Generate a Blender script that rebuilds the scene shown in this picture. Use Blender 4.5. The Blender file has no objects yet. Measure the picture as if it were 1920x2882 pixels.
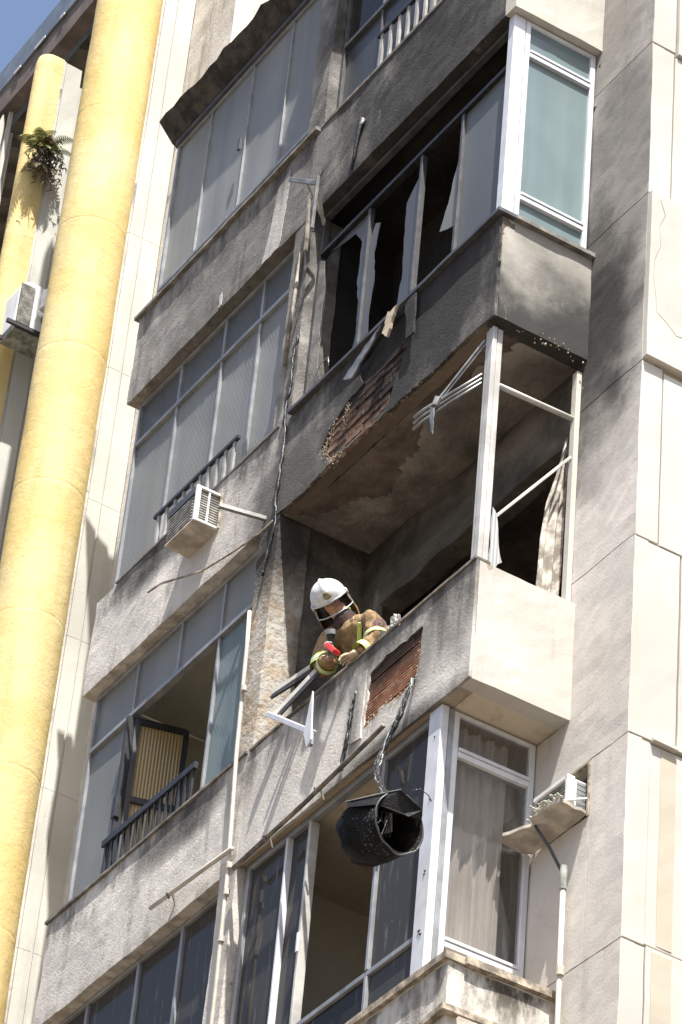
import bpy, bmesh, math, random
from mathutils import Vector, Matrix, Euler, noise
from mathutils.geometry import tessellate_polygon
random.seed(7)
S = bpy.context.scene
COL = S.collection
PI = math.pi

# ------------------------------------------------------------------ camera
cd = bpy.data.cameras.new('camera'); cam = bpy.data.objects.new('camera', cd); COL.objects.link(cam)
cd.sensor_fit = 'HORIZONTAL'; cd.sensor_width = 36; cd.lens = 192.85; cd.clip_end = 3000
cam.matrix_world = Matrix.Translation((14.9187, -9.2565, -16.4013)) @ (Matrix.Rotation(1.06385, 4, 'Z') @ Matrix.Rotation(PI/2+0.6668, 4, 'X') @ Matrix.Rotation(0.10036, 4, 'Z'))
S.camera = cam
# ------------------------------------------------------------------ light
SUN = Vector((0.45, -0.165, 1.0)).normalized()          # towards the sun
w = bpy.data.worlds.new('World'); S.world = w; w.use_nodes = True
nt = w.node_tree; bg = nt.nodes['Background']
sky = nt.nodes.new('ShaderNodeTexSky'); sky.sky_type = 'NISHITA'; sky.sun_disc = False
sky.sun_elevation = math.asin(SUN.z); sky.sun_rotation = math.atan2(SUN.x, SUN.y)
sky.air_density = 1.0; sky.dust_density = 3.0; sky.ozone_density = 1.0
nt.links.new(sky.outputs[0], bg.inputs[0]); bg.inputs[1].default_value = 0.095
sl = bpy.data.lights.new('sun', 'SUN'); sl.energy = 5.0; sl.angle = math.radians(0.53); sl.color = (1, 0.965, 0.91)
so = bpy.data.objects.new('sun', sl); COL.objects.link(so); so.rotation_euler = SUN.to_track_quat('Z', 'Y').to_euler(); so.location = (5, -5, 20)
S.view_settings.view_transform = 'Standard'; S.view_settings.look = 'None'; S.view_settings.gamma = 1
S.view_settings.use_curve_mapping = False
S.view_settings.exposure = 1.2
S.render.engine = 'CYCLES'
S.cycles.max_bounces = 8; S.cycles.diffuse_bounces = 4; S.cycles.transparent_max_bounces = 8

# ------------------------------------------------------------------ materials
class N:
    def __init__(s, name):
        s.m = bpy.data.materials.new(name); s.m.use_nodes = True
        s.t = s.m.node_tree; s.b = s.t.nodes['Principled BSDF']; s.out = s.t.nodes['Material Output']
        s.pos = s.t.nodes.new('ShaderNodeNewGeometry').outputs['Position']
    def n(s, typ, **kw):
        x = s.t.nodes.new(typ)
        for k, v in kw.items(): setattr(x, k, v)
        return x
    def l(s, a, b): s.t.links.new(a, b)
    def setin(s, sock, v):
        if isinstance(v, bpy.types.NodeSocket): s.l(v, sock)
        else: sock.default_value = v
    def math(s, op, a, b=0.0, clamp=False):
        x = s.n('ShaderNodeMath', operation=op); x.use_clamp = clamp
        s.setin(x.inputs[0], a); s.setin(x.inputs[1], b); return x.outputs[0]
    def vmath(s, op, a, b):
        x = s.n('ShaderNodeVectorMath', operation=op); s.setin(x.inputs[0], a); s.setin(x.inputs[1], b)
        return x.outputs['Value'] if op in ('LENGTH', 'DOT_PRODUCT') else x.outputs[0]
    def noise(s, scale, detail=4, rough=.55, vec=None, stretch=None):
        v = vec or s.pos
        if stretch: v = s.vmath('MULTIPLY', v, stretch)
        x = s.n('ShaderNodeTexNoise'); s.l(v, x.inputs['Vector'])
        x.inputs['Scale'].default_value = scale; x.inputs['Detail'].default_value = detail; x.inputs['Roughness'].default_value = rough
        return x.outputs[0]
    def ramp(s, v, a, b, lo=0.0, hi=1.0):
        x = s.n('ShaderNodeMapRange'); x.interpolation_type = 'SMOOTHSTEP'
        s.setin(x.inputs[0], v)
        for i, q in enumerate((a, b, lo, hi)): x.inputs[i+1].default_value = q
        return x.outputs[0]
    def mix(s, f, a, b, mode='MIX'):
        x = s.n('ShaderNodeMix', data_type='RGBA', blend_type=mode)
        s.setin(x.inputs[0], f)
        for sock, v in ((x.inputs[6], a), (x.inputs[7], b)):
            if isinstance(v, bpy.types.NodeSocket): s.l(v, sock)
            else: sock.default_value = (*v[:3], 1)
        return x.outputs[2]
    def xyz(s):
        x = s.n('ShaderNodeSeparateXYZ'); s.l(s.pos, x.inputs[0]); return x.outputs
    def bump(s, h, strength=.5, dist=.01, prev=None):
        x = s.n('ShaderNodeBump'); x.inputs['Strength'].default_value = strength; x.inputs['Distance'].default_value = dist
        s.l(h, x.inputs['Height'])
        if prev: s.l(prev, x.inputs['Normal'])
        return x.outputs[0]
    def fin(s, col=None, rough=.8, normal=None, metal=0, spec=.5, tint=(1, 1, 1)):
        if col is not None:
            if isinstance(col, bpy.types.NodeSocket): s.l(col, s.b.inputs['Base Color'])
            else: s.b.inputs['Base Color'].default_value = (*col, 1)
        s.setin(s.b.inputs['Roughness'], rough); s.b.inputs['Specular Tint'].default_value = (*tint, 1); s.b.inputs['Metallic'].default_value = metal
        s.b.inputs['Specular IOR Level'].default_value = spec
        if normal: s.l(normal, s.b.inputs['Normal'])
        return s.m

def blob(s, specs, wob=.35):
    """dirt/soot cloud: sum of ellipsoids (centre, radius, strength) with a ragged noisy edge"""
    tot = None
    nz = s.noise(2.2, 6, .62)
    for c, r, k in specs:
        d = s.vmath('SUBTRACT', s.pos, c); d = s.vmath('DIVIDE', d, r); L = s.vmath('LENGTH', d, (0, 0, 0))
        L = s.math('ADD', L, s.math('MULTIPLY', s.math('SUBTRACT', nz, .5), wob*3))
        f = s.math('MULTIPLY', s.ramp(L, .35, 1.25, 1, 0), k)
        tot = f if tot is None else s.math('MAXIMUM', tot, f)
    return s.math('MINIMUM', tot, 1.0)

SOOT = [((-1.15, 0, 1.2), (2.5, 1.6, 3.4), .96), ((-0.9, 0, -.30), (2.3, .9, 1.30), .97),
        ((-1.1, 0, 4.2), (2.8, 1.5, 4.2), .93), ((-3.3, 0, 2.1), (2.7, .8, 1.8), .70),
        ((-1.0, .0, -2.72), (1.7, .3, .40), .72), ((-.22, 0, -3.15), (.32, .3, .36), .5), ((-.8, 0, -3.76), (1.0, .3, .15), .8), ((-1.33, 0, -3.3), (.10, .3, .5), .55), ((-4.4, 0, -.12), (.9, .3, .22), .8), ((-3.5, 0, -2.98), (.8, .3, .22), .7), ((-2.5, 0, -.8), (.7, .5, 1.1), .85), ((-.62, 0, -3.2), (.35, .3, .35), .5)]
SOOT_W = [((-.02, .7, -.72), (.80, .85, 1.35), .94), ((-.05, .7, -.1), (.60, .75, 1.4), .85), ((.2, .7, .6), (.8, .8, 1.5), .62), ((.1, .7, 2.6), (1.2, .8, 2.2), .45)]
SOOT_G = [((.0, .4, -1.06), (.5, 1.6, 1.0), .96), ((.0, .5, -.62), (.5, 1.5, .75), .55)]
def plaster(name, base, soot=None, grit=1.0, sill=.8, warm=(.36, .27, .17), tint=1.0, rough_scale=1.0):
    s = N(name); X = s.xyz()
    big = s.noise(.9, 5); med = s.noise(5, 6, .6); fine = s.noise(55*rough_scale, 5, .65); vstr = s.noise(1.0, 5, .6, stretch=(9, 9, .9))
    c = s.mix(s.ramp(big, .35, .7), [q*.86 for q in base], [q*1.06 for q in base])
    c = s.mix(s.math('MULTIPLY', s.ramp(med, .52, .75), .35*grit), c, [q*.62 for q in base])
    c = s.mix(s.math('MULTIPLY', s.ramp(vstr, .55, .78), .42*grit), c, [a*.5+b*.35 for a, b in zip(base, warm)])
    # run-off grime just under every sill (storey pitch 2.85 m)
    m = s.math('MODULO', s.math('ADD', X[2], 28.5), 2.85)
    under = s.math('MULTIPLY', s.ramp(m, 2.30, 2.82), s.ramp(s.noise(3, 6, .65, stretch=(1.5, 1.5, .6)), .42, .62))
    c = s.mix(s.math('MULTIPLY', under, sill), c, (.06, .052, .042))
    low = s.math('MULTIPLY', s.math('MULTIPLY', s.ramp(m, 1.96, 2.10, 1, 0), s.ramp(m, 1.8, 1.9)), s.ramp(vstr, .4, .65))
    c = s.mix(s.math('MULTIPLY', low, .6*sill), c, (.13, .095, .055))
    c = s.mix(s.math('MULTIPLY', s.ramp(s.noise(1.5, 7, .6), .50, .525), .22*grit), c, [q*.74 for q in base])
    c = s.mix(s.math('MULTIPLY', s.ramp(s.noise(2.3, 8, .7), .60, .63), .30*grit), c, [min(.8, q*1.25) for q in base])
    crk = s.math('ABSOLUTE', s.math('SUBTRACT', s.noise(1.7, 9, .62), .5))
    crk = s.math('MULTIPLY', s.ramp(crk, .0, .0035, 1, 0), s.ramp(s.noise(.8, 3), .5, .6))
    c = s.mix(s.math('MULTIPLY', crk, .7*grit), c, (.09, .08, .07))
    st = s.noise(1.0, 8, .68, stretch=(5, 5, .55))
    c = s.mix(s.math('MULTIPLY', s.ramp(st, .53, .66), .5*grit), c, (.15, .125, .10))
    pits = s.ramp(s.noise(28, 3, .5), .68, .74)
    c = s.mix(s.math('MULTIPLY', pits, .55*grit), c, (.08, .07, .06))
    rgh = .9
    if soot:
        f = blob(s, soot)
        wash = s.ramp(s.noise(1.0, 6, .7, stretch=(7, 7, 1.6)), .62, .74, 0, .45)
        f = s.math('SUBTRACT', f, s.math('MULTIPLY', wash, .5), clamp=True)
        spk = s.ramp(s.noise(38, 3, .6), .62, .72, 0, .16*min(1, grit*1.0) if grit > .5 else 0)
        f = s.math('SUBTRACT', f, spk, clamp=True)
        c = s.mix(f, c, (.018, .0175, .018))
    h = s.math('ADD', s.math('MULTIPLY', fine, .5), s.math('MULTIPLY', med, 1.0))
    n1 = s.bump(h, .55*grit, .02)
    return s.fin(c, rgh, n1, spec=.25)

M = {}
M['render_grey'] = plaster('weathered_render', (.60, .565, .515), SOOT)
M['render_strip'] = plaster('pale_grey_render', (.60, .56, .51), SOOT_W, grit=.35, sill=0)
M['render_clean'] = plaster('pale_paint', (.50, .475, .42), SOOT_G, grit=.35, sill=.15)
M['render_g'] = plaster('cream_paint', (.50, .475, .42), None, grit=.3, sill=.1)
M['render_f1'] = plaster('pale_paint_mouldy', (.58, .545, .48), None, grit=.6, sill=1.0)
M['render_streak'] = plaster('bared_render_streak', (.50, .48, .45), [((-3.2, 0, 2.8), (.5, .5, .3), .5)], grit=1, sill=0)
M['soffit'] = plaster('soffit_paint', (.62, .54, .42), [((-.9, 0, 1.97), (1.4, .6, .4), .9), ((-1.0, .2, -.87), (1.8, 1.0, .4), .9), ((-3.5, 0, 1.97), (1.5, .4, .3), .4)], grit=.6, sill=0)
M['wall_white'] = plaster('white_panel_paint', (.50, .475, .42), None, grit=.12, sill=0)
M['wall_patch'] = plaster('beige_touch_up_paint', (.46, .405, .32), None, grit=.1, sill=0)
M['fin_white'] = plaster('white_fin_paint', (.52, .51, .46), [((-9, .6, 2), (.6, .4, 1), .2)], grit=.3, sill=0)
M['interior'] = plaster('room_paint', (.75, .70, .58), None, grit=.3, sill=0)
M['mortar'] = plaster('mortar', (.40, .33, .25), [((-1.6, 0, -.25), (.7, .5, .42), .95)], grit=1, sill=0, rough_scale=2)

M['burnt_mortar'] = plaster('scorched_mortar', (.16, .125, .095), [((-1.5, 0, -.3), (1.2, .5, .60), .93)], grit=1, sill=0, rough_scale=2)
def burnt_wall(name, a, b, scale=2.0):
    s = N(name)
    f = s.ramp(s.noise(scale, 7, .62), .38, .62); g = s.ramp(s.noise(1.0, 6, .6, stretch=(.8, .8, 2.6)), .4, .68)
    c = s.mix(f, a, b); c = s.mix(s.math('MULTIPLY', g, .7), c, (.03, .027, .024))
    n1 = s.bump(s.noise(11, 7, .62), .8, .04)
    return s.fin(c, .9, n1, spec=.2)
M['burnt_ceiling'] = burnt_wall('burnt_ceiling', (.10, .078, .066), (.19, .155, .135), 3)
M['burnt_plaster'] = burnt_wall('burnt_plaster', (.15, .135, .118), (.31, .285, .25), 1.6)
M['burnt_wall'] = burnt_wall('burnt_wall', (.055, .05, .044), (.17, .15, .125), 1.3)
M['burnt_dark'] = burnt_wall('burnt_dark', (.012, .011, .010), (.03, .027, .024), 1.0)
M['patchy_reveal'] = None
def reveal():
    s = N('peeling_reveal')
    f = s.ramp(s.noise(5, 6, .65), .40, .55); g = s.ramp(s.noise(16, 5, .6), .5, .62)
    c = s.mix(f, (.36, .29, .21), (.42, .395, .355)); c = s.mix(s.math('MULTIPLY', g, .5), c, (.25, .2, .15))
    c = s.mix(blob(s, [((-2.6, .0, -1.0), (.5, .6, .7), .95), ((-2.6, .5, -2), (.5, .3, 2), .9), ((-2.6, 0, 1.2), (.5, .5, 2.3), .75)]), c, (.03, .028, .026))
    return s.fin(c, .9, s.bump(s.noise(24, 6, .6), .7, .02), spec=.2)
M['patchy_reveal'] = reveal()

def yellow():
    s = N('yellow_paint'); X = s.xyz()
    big = s.noise(1.1, 6, .6); vs = s.noise(1.0, 6, .6, stretch=(7, 7, .8)); f = s.noise(40, 4)
    c = s.mix(s.ramp(big, .38, .66), (.60, .455, .185), (.62, .51, .26))
    c = s.mix(s.math('MULTIPLY', s.ramp(vs, .48, .72), .42), c, (.46, .31, .115))
    c = s.mix(s.math('MULTIPLY', s.ramp(s.noise(1.0, 8, .75, stretch=(3, 3, 10)), .58, .70), .45), c, (.36, .25, .11))
    c = s.mix(s.math('MULTIPLY', s.ramp(s.noise(9, 8, .75), .60, .70), .55), c, (.33, .24, .12))
    h = s.math('ADD', s.math('MULTIPLY', f, .3), s.math('MULTIPLY', s.noise(6, 6), 1.0))
    return s.fin(c, .7, s.bump(h, .5, .02), spec=.2)
M['yellow'] = yellow()

def simple(name, col, rough=.6, metal=0, var=.25, scale=12, bump=.15, spec=.5):
    s = N(name)
    f = s.ramp(s.noise(scale, 5, .6), .35, .7)
    c = s.mix(f, [q*(1-var) for q in col], [min(1, q*(1+var*.5)) for q in col])
    return s.fin(c, rough, s.bump(s.noise(scale*4, 4), bump, .004), metal, spec)
M['alu'] = simple('white_aluminium', (.60, .61, .64), .35, 0, .12, 6, .03)
M['alu_grey'] = simple('dull_aluminium', (.30, .31, .32), .45, .3, .25, 6, .05)
M['alu_dark'] = simple('smoked_frame', (.085, .086, .09), .5, .2, .35, 8, .05)
M['alu_dirty'] = simple('grimy_aluminium', (.50, .485, .45), .45, .1, .25, 5, .05)
M['bent_metal'] = simple('scorched_aluminium', (.26, .26, .25), .4, .4, .45, 7, .15)
M['sill_dark'] = simple('dirty_sill', (.20, .185, .165), .85, 0, .5, 9, .4)
M['sill_rust'] = simple('rusty_sill', (.38, .32, .245), .85, 0, .6, 16, .5)
M['pvc'] = simple('pvc_cream', (.50, .455, .385), .5, 0, .2, 8, .05)
M['pipe_dark'] = simple('sooty_pipe', (.22, .19, .15), .7, 0, .6, 9, .3)
M['black_iron'] = simple('black_iron', (.030, .031, .036), .5, .1, .3, 20, .1)
M['rail_white'] = simple('pale_rail', (.36, .35, .33), .6, 0, .3, 9, .1)
M['char'] = simple('charred_cable', (.022, .022, .022), .35, .1, .8, 40, .9)
M['char_metal'] = simple('charred_drum', (.008, .0065, .0055), .5, .1, .9, 26, 1.0, spec=.3)
def wet():
    s = N('wet_char_glints'); sp = s.math('MULTIPLY', s.ramp(s.noise(80, 2, .6), .62, .68), s.ramp(s.noise(4, 3), .50, .62))
    c = s.mix(sp, (.007, .006, .005), (.30, .28, .25)); c = s.mix(s.math('MULTIPLY', s.ramp(s.noise(5, 4), .55, .7), .7), c, (.035, .024, .014))  # pale specks paint wet highlights into the char colour
    return s.fin(c, .55, s.bump(s.noise(22, 6, .7), 1.0, .04), spec=.15)
M['wet_char_glints'] = wet()
M['wire'] = simple('bare_wire', (.45, .44, .42), .35, .6, .3)
M['ac_white'] = simple('ac_casing', (.72, .72, .70), .5, 0, .12, 7, .05)
M['ac_grille'] = simple('ac_coil', (.30, .29, .26), .6, .2, .5, 14, .3)
M['ac_side'] = simple('ac_side', (.27, .28, .25), .6, 0, .6, 10, .3)
M['concrete'] = simple('stained_concrete', (.46, .41, .34), .9, 0, .35, 8, .5)
M['roof_metal'] = simple('fascia_metal', (.16, .19, .235), .5, .2, .3, 3, .05)
M['roof_brown'] = simple('brown_eave', (.13, .10, .088), .8, 0, .35, 4, .2)
M['roof_sheet'] = simple('corrugated_sheet', (.20, .17, .14), .8, 0, .3, 3, .1)
M['awning'] = simple('rusted_awning', (.055, .046, .036), .9, 0, .7, 7, .6)
M['brick'] = None
def brickm(name, a, b):
    s = N(name); f = s.ramp(s.noise(7, 5, .6), .35, .65)
    c = s.mix(f, a, b); c = s.mix(s.ramp(s.noise(18, 6, .7), .48, .62, 0, .55), c, (.36, .28, .21))
    c = s.mix(blob(s, [((-1.45, 0, -.12), (.85, .5, .52), .99), ((-1.3, 0, -.5), (.45, .5, .35), .9), ((-.9, 0, -3.02), (.7, .4, .22), .9)], .2), c, (.014, .012, .012))
    return s.fin(c, .85, s.bump(s.noise(60, 4), .5, .006), spec=.2)
M['brick'] = brickm('clay_brick', (.20, .085, .048), (.32, .155, .095))
M['brick_dark'] = brickm('scorched_brick', (.12, .065, .042), (.20, .125, .085))

def frosted(name, col, stripes=0.0, dirt=.2, rough=.28, spec=.5, through=0):
    s = N(name); X = s.xyz()
    c = s.mix(s.ramp(s.noise(.8, 3), .3, .7), [q*.85 for q in col], [q*1.12 for q in col])
    c = s.mix(s.math('MULTIPLY', s.ramp(s.noise(1.0, 6, .6, stretch=(12, 12, .8)), .55, .75), dirt), c, [q*.55 for q in col])
    bands = s.ramp(s.noise(1.0, 3, .5, stretch=(4.5, 4.5, .12)), .35, .68)
    c = s.mix(s.math('MULTIPLY', bands, .35), c, [q*.55 for q in col[:2]]+[col[2]*.62])  # broad vertical bands colour in reflections and curtains behind the glass
    nrm = None
    if stripes:
        wv = s.math('SINE', s.math('MULTIPLY', s.math('ADD', X[0], X[1]), 2*PI/stripes))
        c = s.mix(s.math('MULTIPLY', s.math('ADD', s.math('MULTIPLY', wv, .5), .5), .35), c, [q*.55 for q in col])
        nrm = s.bump(wv, .8, .003)
    m = s.fin(c, rough, nrm, spec=spec)
    if through:
        tl = s.n('ShaderNodeBsdfTranslucent'); tl.inputs[0].default_value = (.8, .82, .8, 1); mx = s.n('ShaderNodeMixShader'); mx.inputs[0].default_value = through
        s.l(s.b.outputs[0], mx.inputs[1]); s.l(tl.outputs[0], mx.inputs[2]); s.l(mx.outputs[0], s.out.inputs[0])
    return m
M['frosted_through'] = frosted('translucent_frosted_glass', (.26, .268, .255), spec=.3, rough=.35, through=.3)
M['frosted'] = frosted('frosted_glass', (.205, .21, .20), spec=.28, rough=.4)
M['frosted_pale'] = frosted('frosted_glass_pale', (.25, .245, .21), spec=.28, rough=.4)
M['frosted_sooty'] = frosted('sooty_frosted_glass', (.05, .052, .056), dirt=.4, spec=.2)
M['frosted_green'] = frosted('green_frosted_glass', (.17, .225, .23), rough=.15, dirt=.25)
M['ribbed'] = frosted('ribbed_glass', (.235, .242, .23), .022, spec=.3)
M['ribbed_dark'] = frosted('ribbed_glass_dark', (.125, .132, .132), .022, spec=.25)  # the ribbed glass in a darker tone, for the upper row
M['ribbed_green'] = frosted('ribbed_glass_greenish', (.22, .285, .295), .02, through=.25)
M['ribbed_amber'] = frosted('ribbed_glass_amber', (.44, .33, .15), .03)
M['frosted_dull'] = frosted('dull_frosted_glass', (.12, .128, .132), spec=.25, rough=.4)
M['shard'] = frosted('sooted_shard', (.085, .087, .088), dirt=.6, rough=.35)
M['shard_ribbed'] = frosted('ribbed_shard', (.42, .43, .42), .026, dirt=.4)
def darkglass(name, col=(.022, .021, .020), dirt=.5):
    s = N(name)
    drops = s.math('MULTIPLY', s.ramp(s.noise(1.0, 8, .72, stretch=(22, 22, 2.2)), .55, .74), dirt)
    specks = s.ramp(s.noise(45, 2), .74, .77, 0, dirt)
    c = s.mix(s.math('MAXIMUM', drops, specks), col, (.22, .22, .23))
    return s.fin(c, s.math('ADD', s.math('MULTIPLY', drops, .5), .05), None, spec=.09, tint=(1, .88, .72))
M['dark_glass'] = darkglass('dark_glass')
M['dark_glass_dusty'] = darkglass('dusty_dark_glass', (.050, .048, .046), .7)
def clearglass():
    s = N('window_glass')
    tr = s.n('ShaderNodeBsdfTransparent'); tr.inputs[0].default_value = (.80, .78, .76, 1)
    gl = s.n('ShaderNodeBsdfGlossy'); gl.inputs['Roughness'].default_value = .02; gl.inputs[0].default_value = (.9, .93, 1, 1)
    df = s.n('ShaderNodeBsdfDiffuse'); df.inputs[0].default_value = (.35, .36, .36, 1)
    lw = s.n('ShaderNodeLayerWeight'); lw.inputs[0].default_value = .5
    fr = s.math('ADD', s.math('MULTIPLY', s.math('POWER', lw.outputs['Facing'], 5.0), .9), .04)
    m1 = s.n('ShaderNodeMixShader'); m2 = s.n('ShaderNodeMixShader')
    s.l(fr, m1.inputs[0]); s.l(tr.outputs[0], m1.inputs[1]); s.l(gl.outputs[0], m1.inputs[2])
    d = s.math('MULTIPLY', s.ramp(s.noise(1.0, 7, .7, stretch=(16, 16, 1.5)), .45, .8), .22)
    s.l(s.math('ADD', d, .05), m2.inputs[0]); s.l(m1.outputs[0], m2.inputs[1]); s.l(df.outputs[0], m2.inputs[2])
    s.l(m2.outputs[0], s.out.inputs[0]); return s.m
M['clear'] = clearglass()
def curtainm():
    s = N('curtain_cloth'); c = s.mix(s.ramp(s.noise(3, 4), .3, .7), (.58, .575, .565), (.70, .69, .675))
    m = s.fin(c, .9); s.b.inputs['Subsurface Weight'].default_value = 0; return m
M['curtain'] = curtainm()
M['ground'] = simple('street_paving', (.13, .105, .08), .9, 0, .25, .6, .3)
# person
def clothm(name, a, b, sc=9, rough=.85):
    s = N(name); c = s.mix(s.ramp(s.noise(sc, 6, .65), .38, .62), a, b)
    return s.fin(c, rough, s.bump(s.noise(22, 5, .6), .6, .012), spec=.2)
def coatm():
    s = N('tan_turnout_cloth')
    f = s.ramp(s.noise(7, 6, .65), .38, .62); c = s.mix(f, (.16, .105, .055), (.31, .21, .11))
    fold = s.noise(1.0, 4, .55, stretch=(26, 26, 9)); c = s.mix(s.ramp(s.noise(30, 3), .6, .72, 0, .5), c, (.07, .045, .03))
    return s.fin(c, .9, s.bump(s.noise(60, 3), .3, .003, s.bump(fold, 1.0, .035)), spec=.15)
M['jacket'] = coatm()
M['dark_cloth'] = clothm('charcoal_cloth', (.022, .021, .023), (.05, .048, .05))
M['collar_cloth'] = clothm('maroon_collar', (.035, .018, .016), (.07, .04, .035))
M['skin'] = simple('skin', (.42, .23, .155), .55, 0, .15, 20, .1)
M['helmet'] = simple('white_helmet_shell', (.62, .62, .63), .4, 0, .22, 24, .06)
M['helmet_grey'] = simple('helmet_trim', (.50, .52, .54), .3, .3, .15, 9, .05)
M['badge'] = simple('olive_badge', (.26, .23, .12), .6, 0, .5, 30, .3)
M['hivis'] = simple('lime_reflective_tape', (.48, .58, .12), .5, 0, .12, 20, .05)
M['silver_tape'] = simple('silver_reflective_tape', (.55, .57, .52), .35, .2, .15, 20, .05)
M['red'] = simple('red_plastic', (.62, .03, .025), .4, 0, .15, 10, .03)
M['patch_white'] = simple('patch_cloth', (.70, .55, .50), .8, 0, .1, 30, .1)
M['patch_red'] = simple('patch_ring', (.55, .25, .25), .8, 0, .1, 30, .1)
M['black_rubber'] = simple('black_rubber', (.02, .02, .022), .5, 0, .3, 20, .2)
M['grey_plastic'] = simple('grey_plastic', (.35, .36, .38), .4, 0, .2, 20, .1)
M['leaf'] = simple('fern_leaf', (.22, .28, .08), .6, 0, .4, 14, .1)
M['leaf_dry'] = simple('dry_fern_leaf', (.24, .19, .09), .8, 0, .5, 14, .1)
M['root'] = simple('fern_root_mass', (.13, .10, .085), .95, 0, .6, 30, .8)

# ------------------------------------------------------------------ object helpers
WL = {}
def setparent(o, p):
    if p is None: return
    o.parent = p
    o.matrix_parent_inverse = Matrix.Translation(WL.get(p.name, Vector((0, 0, 0)))).inverted()
def tag(o, label=None, cat=None, group=None, kind=None):
    for k, v in (('label', label), ('category', cat), ('group', group), ('kind', kind)):
        if v: o[k] = v
    return o
def empty(name, loc, label=None, cat=None, group=None):
    o = bpy.data.objects.new(name, None); o.empty_display_size = .1; COL.objects.link(o); o.location = loc
    WL[o.name] = Vector(loc); return tag(o, label, cat, group)
def link_mesh(name, me, parent=None, loc=(0, 0, 0), rot=None):
    o = bpy.data.objects.new(name, me); COL.objects.link(o); o.location = loc
    if rot: o.rotation_euler = rot
    WL[o.name] = Vector(loc); setparent(o, parent); return o
class MB:
    def __init__(s): s.b = bmesh.new()
    def box(s, x0, x1, y0, y1, z0, z1):
        vs = [s.b.verts.new(p) for p in ((x0,y0,z0),(x1,y0,z0),(x1,y1,z0),(x0,y1,z0),(x0,y0,z1),(x1,y0,z1),(x1,y1,z1),(x0,y1,z1))]
        for f in ((0,3,2,1),(4,5,6,7),(0,1,5,4),(1,2,6,5),(2,3,7,6),(3,0,4,7)): s.b.faces.new([vs[i] for i in f])
        return s
    def rbox(s, x0, x1, y0, y1, z0, z1, step=.09, amp=.006, seed=0):
        """box whose faces are gridded and slightly uneven, for old hand-rendered masonry"""
        t = bmesh.new(); n = [max(1, round((b-a)/step)) for a, b in ((x0,x1),(y0,y1),(z0,z1))]
        cache = {}
        def vert(i, j, k):
            if (i, j, k) not in cache:
                p = Vector((x0+(x1-x0)*i/n[0], y0+(y1-y0)*j/n[1], z0+(z1-z0)*k/n[2]))
                q = noise.noise_vector(p*3.1+Vector((seed, 0, 0)))*amp*1.2 + noise.noise_vector(p*11.3)*amp*.7
                cache[(i, j, k)] = s.b.verts.new(p+q)
            return cache[(i, j, k)]
        def quad(a, b, c, d): s.b.faces.new([vert(*a), vert(*b), vert(*c), vert(*d)])
        for i in range(n[0]):
            for k in range(n[2]):
                quad((i,0,k),(i+1,0,k),(i+1,0,k+1),(i,0,k+1)); quad((i,n[1],k),(i,n[1],k+1),(i+1,n[1],k+1),(i+1,n[1],k))
            for j in range(n[1]):
                quad((i,j,0),(i,j+1,0),(i+1,j+1,0),(i+1,j,0)); quad((i,j,n[2]),(i+1,j,n[2]),(i+1,j+1,n[2]),(i,j+1,n[2]))
        for j in range(n[1]):
            for k in range(n[2]):
                quad((0,j,k),(0,j,k+1),(0,j+1,k+1),(0,j+1,k)); quad((n[0],j,k),(n[0],j+1,k),(n[0],j+1,k+1),(n[0],j,k+1))
        return s
    def poly(s, pts, off):
        """flat polygon (3D pts) extruded by vector off"""
        off = Vector(off); a = [s.b.verts.new(p) for p in pts]; b = [s.b.verts.new(Vector(p)+off) for p in pts]
        n = len(pts)
        s.b.faces.new(a); s.b.faces.new(b[::-1])
        for i in range(n): s.b.faces.new((a[i], b[i], b[(i+1) % n], a[(i+1) % n]))
        return s
    def holed(s, outer, holes, y0, y1):
        """sheet in the XZ plane from y0 to y1 with holes"""
        loops = [[Vector((x, y0, z)) for x, z in l] for l in [outer]+holes]
        tri = tessellate_polygon(loops); flat = [p for l in loops for p in l]
        a = [s.b.verts.new(p) for p in flat]; b = [s.b.verts.new((p.x, y1, p.z)) for p in flat]
        for t in tri:
            s.b.faces.new([a[i] for i in t]); s.b.faces.new([b[i] for i in t[::-1]])
        k = 0
        for l in loops:
            for i in range(len(l)):
                j = (i+1) % len(l); s.b.faces.new((a[k+i], a[k+j], b[k+j], b[k+i]))
            k += len(l)
        return s
    def tube(s, pts, r, seg=8, cap=True, lump=0):
        pts = [Vector(p) for p in pts]; rings = []
        for i, p in enumerate(pts):
            d = (pts[min(i+1, len(pts)-1)]-pts[max(i-1, 0)]).normalized()
            u = d.orthogonal().normalized() if i == 0 else (u - d*u.dot(d)).normalized()
            v = d.cross(u); rr = r[i] if isinstance(r, (list, tuple)) else r
            rings.append([s.b.verts.new(p+(u*math.cos(2*PI*k/seg)+v*math.sin(2*PI*k/seg))*rr*(1+lump*random.uniform(-1, 1))) for k in range(seg)])
        for a, b in zip(rings, rings[1:]):
            for k in range(seg): s.b.faces.new((a[k], a[(k+1) % seg], b[(k+1) % seg], b[k]))
        if cap:
            s.b.faces.new(rings[0][::-1]); s.b.faces.new(rings[-1])
        return s
    def bar(s, a, b, wdt, hgt, up=(0, 0, 1)):
        """rectangular bar between two points"""
        a = Vector(a); b = Vector(b); d = (b-a).normalized(); up = Vector(up)
        x = d.cross(up).normalized()*wdt/2; y = x.cross(d).normalized()*hgt/2
        q = [a-x-y, a+x-y, a+x+y, a-x+y]; q2 = [p+(b-a) for p in q]
        v = [s.b.verts.new(p) for p in q+q2]
        for f in ((3,2,1,0),(4,5,6,7),(0,1,5,4),(1,2,6,5),(2,3,7,6),(3,0,4,7)): s.b.faces.new([v[i] for i in f])
        return s
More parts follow.
